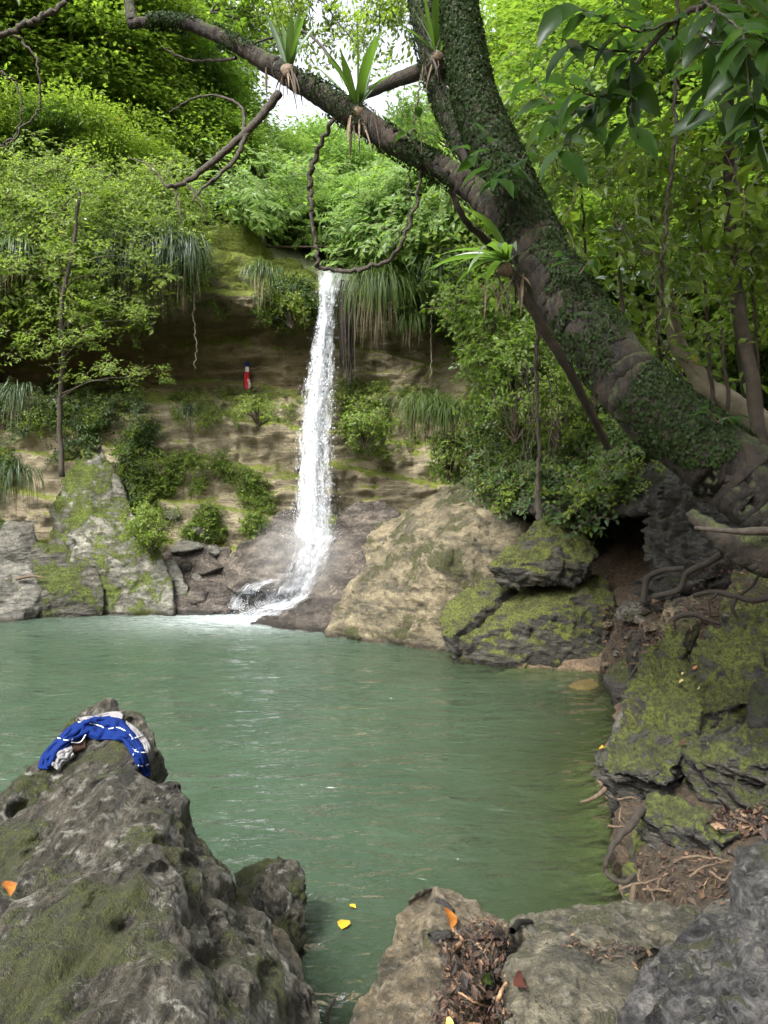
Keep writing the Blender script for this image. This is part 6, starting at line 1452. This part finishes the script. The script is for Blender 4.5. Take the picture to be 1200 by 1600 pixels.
def garment_patch(par, name, mat, outer, inner, seed, amp=.034, lift=.008, nl=110, ns=26):
    """band of cloth between two edges given in the picture, laid on the boulder"""
    O_, I_ = catmull([(a, b, 0) for a, b in outer], nl), catmull([(a, b, 0) for a, b in inner], nl); V = []
    for i in range(nl):
        for j in range(ns):
            s = j / (ns - 1); p = O_[i] * (1 - s) + I_[i] * s; e = min(s, 1 - s) * 2; e = min(1, e * 3)
            wv_ = float(fbm(np.array([[i * .07, s * 1.4, seed * 3.1]]), 2, seed)[0]); ph = s * 2.6 + 1.6 * wv_ + seed * .37
            fo = (1 - abs(math.sin(math.pi * ph))) ** 1.3 + .45 * (1 - abs(math.sin(math.pi * (i * .075 + 1.8 * s + 2 * wv_)))) ** 2
            V.append(cloth_pt(p[0], p[1], lift + e * (.008 + amp * fo * .8)) - par.location)
    i = np.arange(nl - 1)[:, None] * ns + np.arange(ns - 1)[None, :]
    Q = np.stack([i, i + 1, i + ns + 1, i + ns], -1).reshape(-1, 4)
    o = link(name, mesh_np(name, np.array([list(x) for x in V]), Q, [M[mat]], True), par)
    m = o.modifiers.new('s', 'SOLIDIFY'); m.thickness = .005; m.offset = 1
    return o
def piping(par, pts, seed, lift=.034, rad=.0028):
    C = catmull([(a, b, 0) for a, b in pts], 24)
    P = [cloth_pt(a, b, .036 + rad) - par.location for a, b, _ in C]
    v, q = tube(P, rad, 6, 40); link('piping', mesh_np('piping', v, q, [M['piping']], True), par)
sh = empty('shorts', 'crumpled blue sports shorts with white piping spread over the boulder top', 'shorts', cloth_pt(150, 1150, 0))
garment_patch(sh, 'cloth', 'shorts_blue', [(60, 1201), (68, 1178), (92, 1152), (112, 1134), (140, 1121), (166, 1117), (190, 1125), (210, 1146), (226, 1172), (233, 1196), (234, 1212)],
              [(74, 1203), (86, 1188), (100, 1172), (116, 1160), (134, 1152), (152, 1156), (172, 1156), (192, 1160), (206, 1180), (218, 1202), (230, 1213)], 3)
for pts in ([(90, 1153), (108, 1157), (122, 1150), (134, 1146)], [(122, 1128), (140, 1130), (156, 1134), (162, 1137)], [(112, 1160), (125, 1160), (134, 1148)], [(170, 1139), (185, 1137), (200, 1145), (208, 1153)],
            [(206, 1155), (214, 1152), (222, 1150)], [(205, 1168), (214, 1175), (228, 1176)], [(216, 1196), (224, 1197), (232, 1194)], [(208, 1180), (212, 1172), (220, 1168)]):
    piping(sh, pts, 3)
st_ = empty('shirt', 'pale grey crumpled shirt peeking out under the blue shorts on the boulder', 'shirt', cloth_pt(150, 1150, 0))
garment_patch(st_, 'sleeve', 'shirt_grey', [(80, 1196), (80, 1184), (88, 1176), (104, 1168), (112, 1166)], [(92, 1206), (96, 1198), (102, 1192), (110, 1186), (116, 1182)], 7, .03, .004, 40, 20)
garment_patch(st_, 'hem', 'shirt_grey', [(196, 1127), (212, 1138), (226, 1152), (234, 1168), (236, 1186)], [(200, 1136), (210, 1148), (220, 1162), (226, 1176), (232, 1194)], 8, .02, .003, 40, 18)
garment_patch(st_, 'collar', 'shirt_grey', [(124, 1124), (132, 1121), (150, 1119), (168, 1114), (186, 1113), (192, 1118)], [(126, 1128), (136, 1126), (150, 1122), (168, 1122), (182, 1122), (192, 1124)], 9, .02, .003, 40, 18)
garment_patch(st_, 'sleeve', 'brown_net', [(112, 1158), (120, 1158), (134, 1152)], [(116, 1178), (124, 1174), (134, 1170)], 11, .012, .002, 12, 8)

# ================================================================== FALLEN LEAVES, STICKS, ROOTS
def name_of(txt): return [o.name for o in ROCKS if txt in o['label']]
LOW = [o.name for o in ROCKS] + ['ground']
def litter(name, label, poly, n, names, lmin, lmax, mat='dead', lift=.012, seed=0, wr=(.25, .5), kind='stuff', pile=.0):
    hs = hits_px(poly, n, names, np.random.default_rng(seed)); r = np.random.default_rng(seed + 1)
    if not hs: print('EMPTY', name, label); return
    P = np.array([h[0] for h in hs]); NN = np.array([h[1] for h in hs]); m = len(P)
    u = r.normal(size=(m, 3)); u -= NN * (u * NN).sum(1)[:, None]
    L = r.uniform(lmin, lmax, m); P = P + NN * (lift + r.uniform(0, 1, m)[:, None] * pile); 
    V, T = leaves(P - unit(u) * L[:, None] * .5, u + r.normal(size=(m, 3)) * .25, NN + r.normal(size=(m, 3)) * .35, L, L * r.uniform(*wr, m), -.1)
    o = link(name, mesh_np(name, V, T, [M[mat]])); return tag(o, label, None, None, kind)
front = name_of('bottom centre') + name_of('rounded grey green') + name_of('flat grey slab') + name_of('lower right corner') + ['ground']
litter('leaf_litter', 'brown dead leaves and twigs piled in the gap between the bottom boulders', [(700, 1455), (770, 1445), (800, 1470), (790, 1520), (800, 1600), (670, 1600), (690, 1540), (685, 1490)], 1900, front, .008, .034, seed=1, wr=(.12, .6), pile=.03)
litter('leaf_litter', 'larger curled dead leaves lying on top of the bottom leaf pile', [(700, 1470), (770, 1460), (780, 1530), (770, 1600), (680, 1600), (695, 1520)], 60, front, .035, .07, seed=21, wr=(.3, .5), pile=.04)
litter('leaf_litter', 'dead leaves in the hollow behind the rounded bottom boulder', [(880, 1470), (1000, 1480), (1000, 1520), (930, 1500), (880, 1490)], 120, front, .012, .035, seed=2, pile=.008)
litter('leaf_litter', 'dead leaves and twigs on the earth bank under the layered rocks', [(1000, 1330), (1150, 1330), (1130, 1420), (990, 1400)], 260, LOW, .02, .06, seed=3, wr=(.08, .5))
litter('leaf_litter', 'reddish dead leaves in the pocket above the blue grey lumpy rock', [(1110, 1265), (1210, 1265), (1210, 1310), (1150, 1310), (1110, 1300)], 260, LOW, .03, .08, seed=4, pile=.03)
litter('leaf_litter', 'orange dead leaves and chips on the gravel strip beside the mossy boulders', [(940, 950), (1060, 930), (1120, 960), (1020, 1010), (970, 1060), (945, 1050)], 700, LOW, .03, .09, seed=5, pile=.02)
litter('leaf_litter', 'dead leaves on the dark overhang left of the cave', [(760, 710), (940, 690), (1010, 730), (960, 770), (800, 770)], 700, LOW, .05, .13, seed=6)
litter('leaf_litter', 'dead leaves on the slope under the leaning trunk', [(1100, 880), (1200, 880), (1200, 950), (1060, 960)], 300, LOW, .03, .09, seed=7)
M['yellow_leaf'] = plain_mat('yellow_leaf', (.45, .33, .02), .5, (.45, .22, .02), 40, .1); M['orange_leaf'] = plain_mat('orange_leaf', (.32, .13, .02), .5, (.18, .05, .012), 30, .1)
M['red_leaf'] = plain_mat('red_brown_leaf', (.07, .022, .016), .4, (.03, .012, .01), 30, .1); M['pale_leaf'] = plain_mat('pale_leaf', (.45, .38, .16), .6, (.3, .25, .1), 30, .1)
def one_leaf(label, px, py, px2, py2, mat, wr=.45, names=None, z=None, name='fallen_leaf'):
    if z is not None: a, b, nn = G(px, py, z), G(px2, py2, z), Vector((0, 0, 1))
    else:
        ha, hb = hits_px([(px - 1, py - 1), (px + 1, py - 1), (px + 1, py + 1), (px - 1, py + 1)], 1, names or LOW), hits_px([(px2 - 1, py2 - 1), (px2 + 1, py2 - 1), (px2 + 1, py2 + 1), (px2 - 1, py2 + 1)], 1, names or LOW)
        if not ha or not hb: print('MISS', label); return
        nn = Vector(ha[0][1]); a, b = Vector(ha[0][0]) + nn * .028, Vector(hb[0][0]) + nn * .036
    d = b - a; L = d.length
    V, T = leaves([[0, 0, 0]], [list(d)], [list(nn)], [L], [L * wr], -.05, True)
    o = link(name, mesh_np(name, V, T, [M[mat]], True), loc=a); return tag(o, label, 'leaf')
one_leaf('long orange and yellow leaf lying beside the dark stick on the tan boulder', 690, 1425, 700, 1460, 'orange_leaf', .42)
one_leaf('bright yellow leaf floating on the water, the larger of two', 534, 1452, 541, 1435, 'yellow_leaf', .7, z=.012)
one_leaf('small yellow leaf floating on the water above the larger one', 546, 1413, 556, 1418, 'yellow_leaf', .7, z=.012)
one_leaf('orange red leaf on the left flank of the huge pitted boulder', 6, 1390, 14, 1416, 'orange_leaf', .45)
one_leaf('dark red leaf on top of the rounded grey green boulder', 818, 1528, 832, 1552, 'red_leaf', .5)
one_leaf('yellow leaf at the bottom edge in the leaf litter', 686, 1592, 700, 1600, 'yellow_leaf', .7)
one_leaf('green leaf lying in the brown leaf litter', 740, 1536, 760, 1530, 'strap', .35)
one_leaf('brown leaf lying on the broad mossy slab', 1062, 1172, 1076, 1166, 'red_leaf', .6)
one_leaf('pale yellow leaf on the big green mossy boulder, upper', 1068, 1054, 1074, 1050, 'pale_leaf', .7)
one_leaf('pale leaf on the big green mossy boulder, lower left', 1062, 1070, 1070, 1066, 'pale_leaf', .6)
one_leaf('brown leaf beside the pale ones on the big green mossy boulder', 1082, 1046, 1090, 1042, 'orange_leaf', .5)
one_leaf('pale leaf low on the big green mossy boulder near its middle', 1084, 1074, 1096, 1068, 'pale_leaf', .4)
one_leaf('tiny yellow leaf on the tip of the jutting slab', 940, 1172, 946, 1174, 'yellow_leaf', .7)
one_leaf('reddish brown leaf in the pocket above the blue grey lumpy rock', 1165, 1272, 1190, 1276, 'red_leaf', .35)
M['char'] = plain_mat('charred_wood', (.006, .0055, .005), .6, (.014, .012, .010), 40, .8); M['wood'] = plain_mat('stripped_wood', (.26, .16, .085), .7, (.15, .09, .05), 25, .4)
pass
def surf(px, py, lift, names=None):
    h = hits_px([(px - .8, py - .8), (px + .8, py - .8), (px + .8, py + .8), (px - .8, py + .8)], 1, names or LOW)
    return (Vector(h[0][0]) + Vector(h[0][1]) * lift) if h else None
def stick(label, pts, rad, mat='char', name='stick', cat='stick', lift=None, names=None, wob=.004, group=None, sides=9):
    P = []
    for p in pts:
        q = surf(p[0], p[1], (lift if lift is not None else rad[0] * .8), names) if len(p) == 2 else D(*p)
        if q is not None: P.append(q)
    if len(P) < 2: print('MISS', label); return
    v, q = tube([p - P[0] for p in P], rad, sides, max(14, len(P) * 8), wob, len(bpy.data.objects))
    o = link(name, mesh_np(name, v, q, [M[mat]], True), loc=P[0]); return tag(o, label, cat, group)
stick('black charred stick above the orange leaf', [(682, 1410), (696, 1418), (710, 1430)], [.010, .012, .009])
stick('thick black charred stump under the orange leaf', [(678, 1468), (694, 1466), (704, 1464)], [.018, .016, .012], lift=.016)
stick('tan stripped twig standing in the litter below the orange leaf', [(712, 1462), (711, 1478), (708, 1496)], [.010, .009, .009], 'wood', lift=.03)
stick('black charred stick bridging to the rounded boulder', [(796, 1452), (812, 1448), (834, 1445)], [.014, .013, .008], lift=.015)
stick('bent black stick leaning on the rounded boulder', [(772, 1510), (780, 1490), (788, 1480), (804, 1474)], [.010, .013, .014], lift=.03)
stick('short black charred piece under the bent stick', [(755, 1468), (770, 1466), (782, 1470)], [.016, .016, .012], lift=.02)
stick('grey brown stick at the bottom of the litter', [(762, 1600), (770, 1580), (778, 1562)], [.009, .009, .007], 'wood', lift=.03)
stick('longer tan stick at the right side of the litter', [(776, 1600), (788, 1575), (796, 1552)], [.007, .007, .005], 'wood', lift=.03)
stick('brown twig lying level at the bottom of the litter', [(700, 1594), (716, 1590), (732, 1588)], [.007, .006], 'wood', lift=.04)
stick('thin brown twig across the upper litter', [(700, 1560), (730, 1566), (750, 1562)], [.004, .003], 'wood', lift=.04)
stick('crooked dark stick poking from the water at the bottom', [(508, 1606, 2.75), (514, 1580, 2.85), (524, 1562, 2.9)], [.009, .007, .004], 'root')
stick('broken driftwood stub jutting over the water under the jutting slab', [(946, 1232, 4.75), (930, 1246, 4.7), (908, 1254, 4.65)], [.016, .013, .007], 'root_pale', name='root', cat='root')
stick('thick curved black root looping down to the water', [(1004, 1262, 4.15), (985, 1290, 4.05), (962, 1315, 4.0), (950, 1340, 3.95), (946, 1358, 3.95), (956, 1372, 3.9), (975, 1378, 3.85), (992, 1366, 3.85)], [.024, .02, .015, .013, .014, .013, .011], 'root', name='root', cat='root', wob=.008)
stick('root hanging over the flat grey slab', [(990, 1385, 3.65), (988, 1410, 3.5), (986, 1435, 3.3), (996, 1460, 3.1), (1008, 1480, 3.0), (1018, 1496, 2.9)], [.014, .014, .012, .008], 'root_pale', name='root', cat='root')
for k, pts in enumerate([[(968, 1390, 3.7), (990, 1382, 3.7), (1015, 1378, 3.65), (1045, 1365, 3.6)], [(1005, 1390, 3.6), (1030, 1390, 3.55), (1065, 1395, 3.5)], [(1000, 1358, 3.8), (998, 1375, 3.75), (1010, 1382, 3.7)],
                         [(1055, 1345, 3.6), (1080, 1338, 3.55), (1120, 1342, 3.5), (1145, 1348, 3.4)], [(1078, 1370, 3.5), (1100, 1355, 3.5), (1140, 1345, 3.4)], [(1012, 1385, 3.65), (1020, 1400, 3.6), (1022, 1412, 3.55)],
                         [(1035, 1368, 3.6), (1028, 1385, 3.6), (1040, 1392, 3.6)], [(950, 1291, 4.2), (970, 1292, 4.2), (985, 1290, 4.2)], [(965, 1250, 4.5), (985, 1246, 4.5), (1000, 1250, 4.4)], [(970, 1262, 4.4), (968, 1280, 4.35), (975, 1290, 4.3)],
                         [(1110, 1362, 3.4), (1130, 1375, 3.35), (1142, 1362, 3.35)]]):
    stick(ORD[k] + ' thin pale root sticking out of the earth bank', pts, [.007, .006, .003], 'root_pale', name='root', cat='root', group='thin roots in the earth bank', wob=.006)
stick('black root arching over the mossy boulder crest', [(1035, 1000, 7.9), (1052, 968, 7.9), (1080, 960, 7.8), (1105, 968, 7.7), (1125, 975, 7.6)], [.03, .03, .025, .015], 'root', name='root', cat='root')
stick('black branching root lying across the slope under the trunk', [(1085, 930, 7.2), (1115, 925, 7.0), (1150, 932, 6.8), (1180, 938, 6.7), (1230, 925, 6.5)], [.02, .024, .028, .03], 'root', name='root', cat='root')
stick('upper black root curling out of the shade under the trunk', [(1005, 940, 9.2), (1012, 905, 9.2), (1035, 892, 9.0), (1070, 888, 8.8)], [.04, .035, .03], 'root', name='root', cat='root')
stick('middle black root running up towards the trunk', [(1020, 932, 8.8), (1060, 922, 8.6), (1075, 895, 8.5), (1105, 880, 8.3), (1130, 865, 8.1)], [.03, .035, .035, .04], 'root', name='root', cat='root')
stick('black root rising to the right edge', [(1150, 935, 6.8), (1175, 915, 6.7), (1190, 895, 6.6), (1230, 870, 6.5)], [.015, .014, .012], 'root', name='root', cat='root')
stick('short black root drooping below the branching root', [(1120, 928, 6.9), (1108, 940, 6.9), (1110, 955, 6.9)], [.013, .01, .006], 'root', name='root', cat='root')
stick('forked black root drooping beside the mossy boulder crest', [(1150, 932, 6.8), (1145, 950, 6.8), (1152, 965, 6.8)], [.022, .02, .012], 'root', name='root', cat='root')
stick('black root dangling at the waterline left of the green boulder', [(1005, 1030, 7.6), (990, 1050, 7.4), (978, 1075, 7.2), (966, 1092, 7.1)], [.016, .014, .02], 'root', name='root', cat='root')
stick('pale driftwood lying on the grey boulder at the left edge', [(25, 905, 13.8), (50, 900, 13.8), (68, 903, 13.8)], [.03, .025, .015], 'root_pale')
stick('pale fallen branch lying on the cliff top behind the lip', [(395, 385, 17.0), (470, 386, 16.9), (560, 384, 16.8), (590, 388, 16.7)], [.025, .022, .015], 'root_pale')
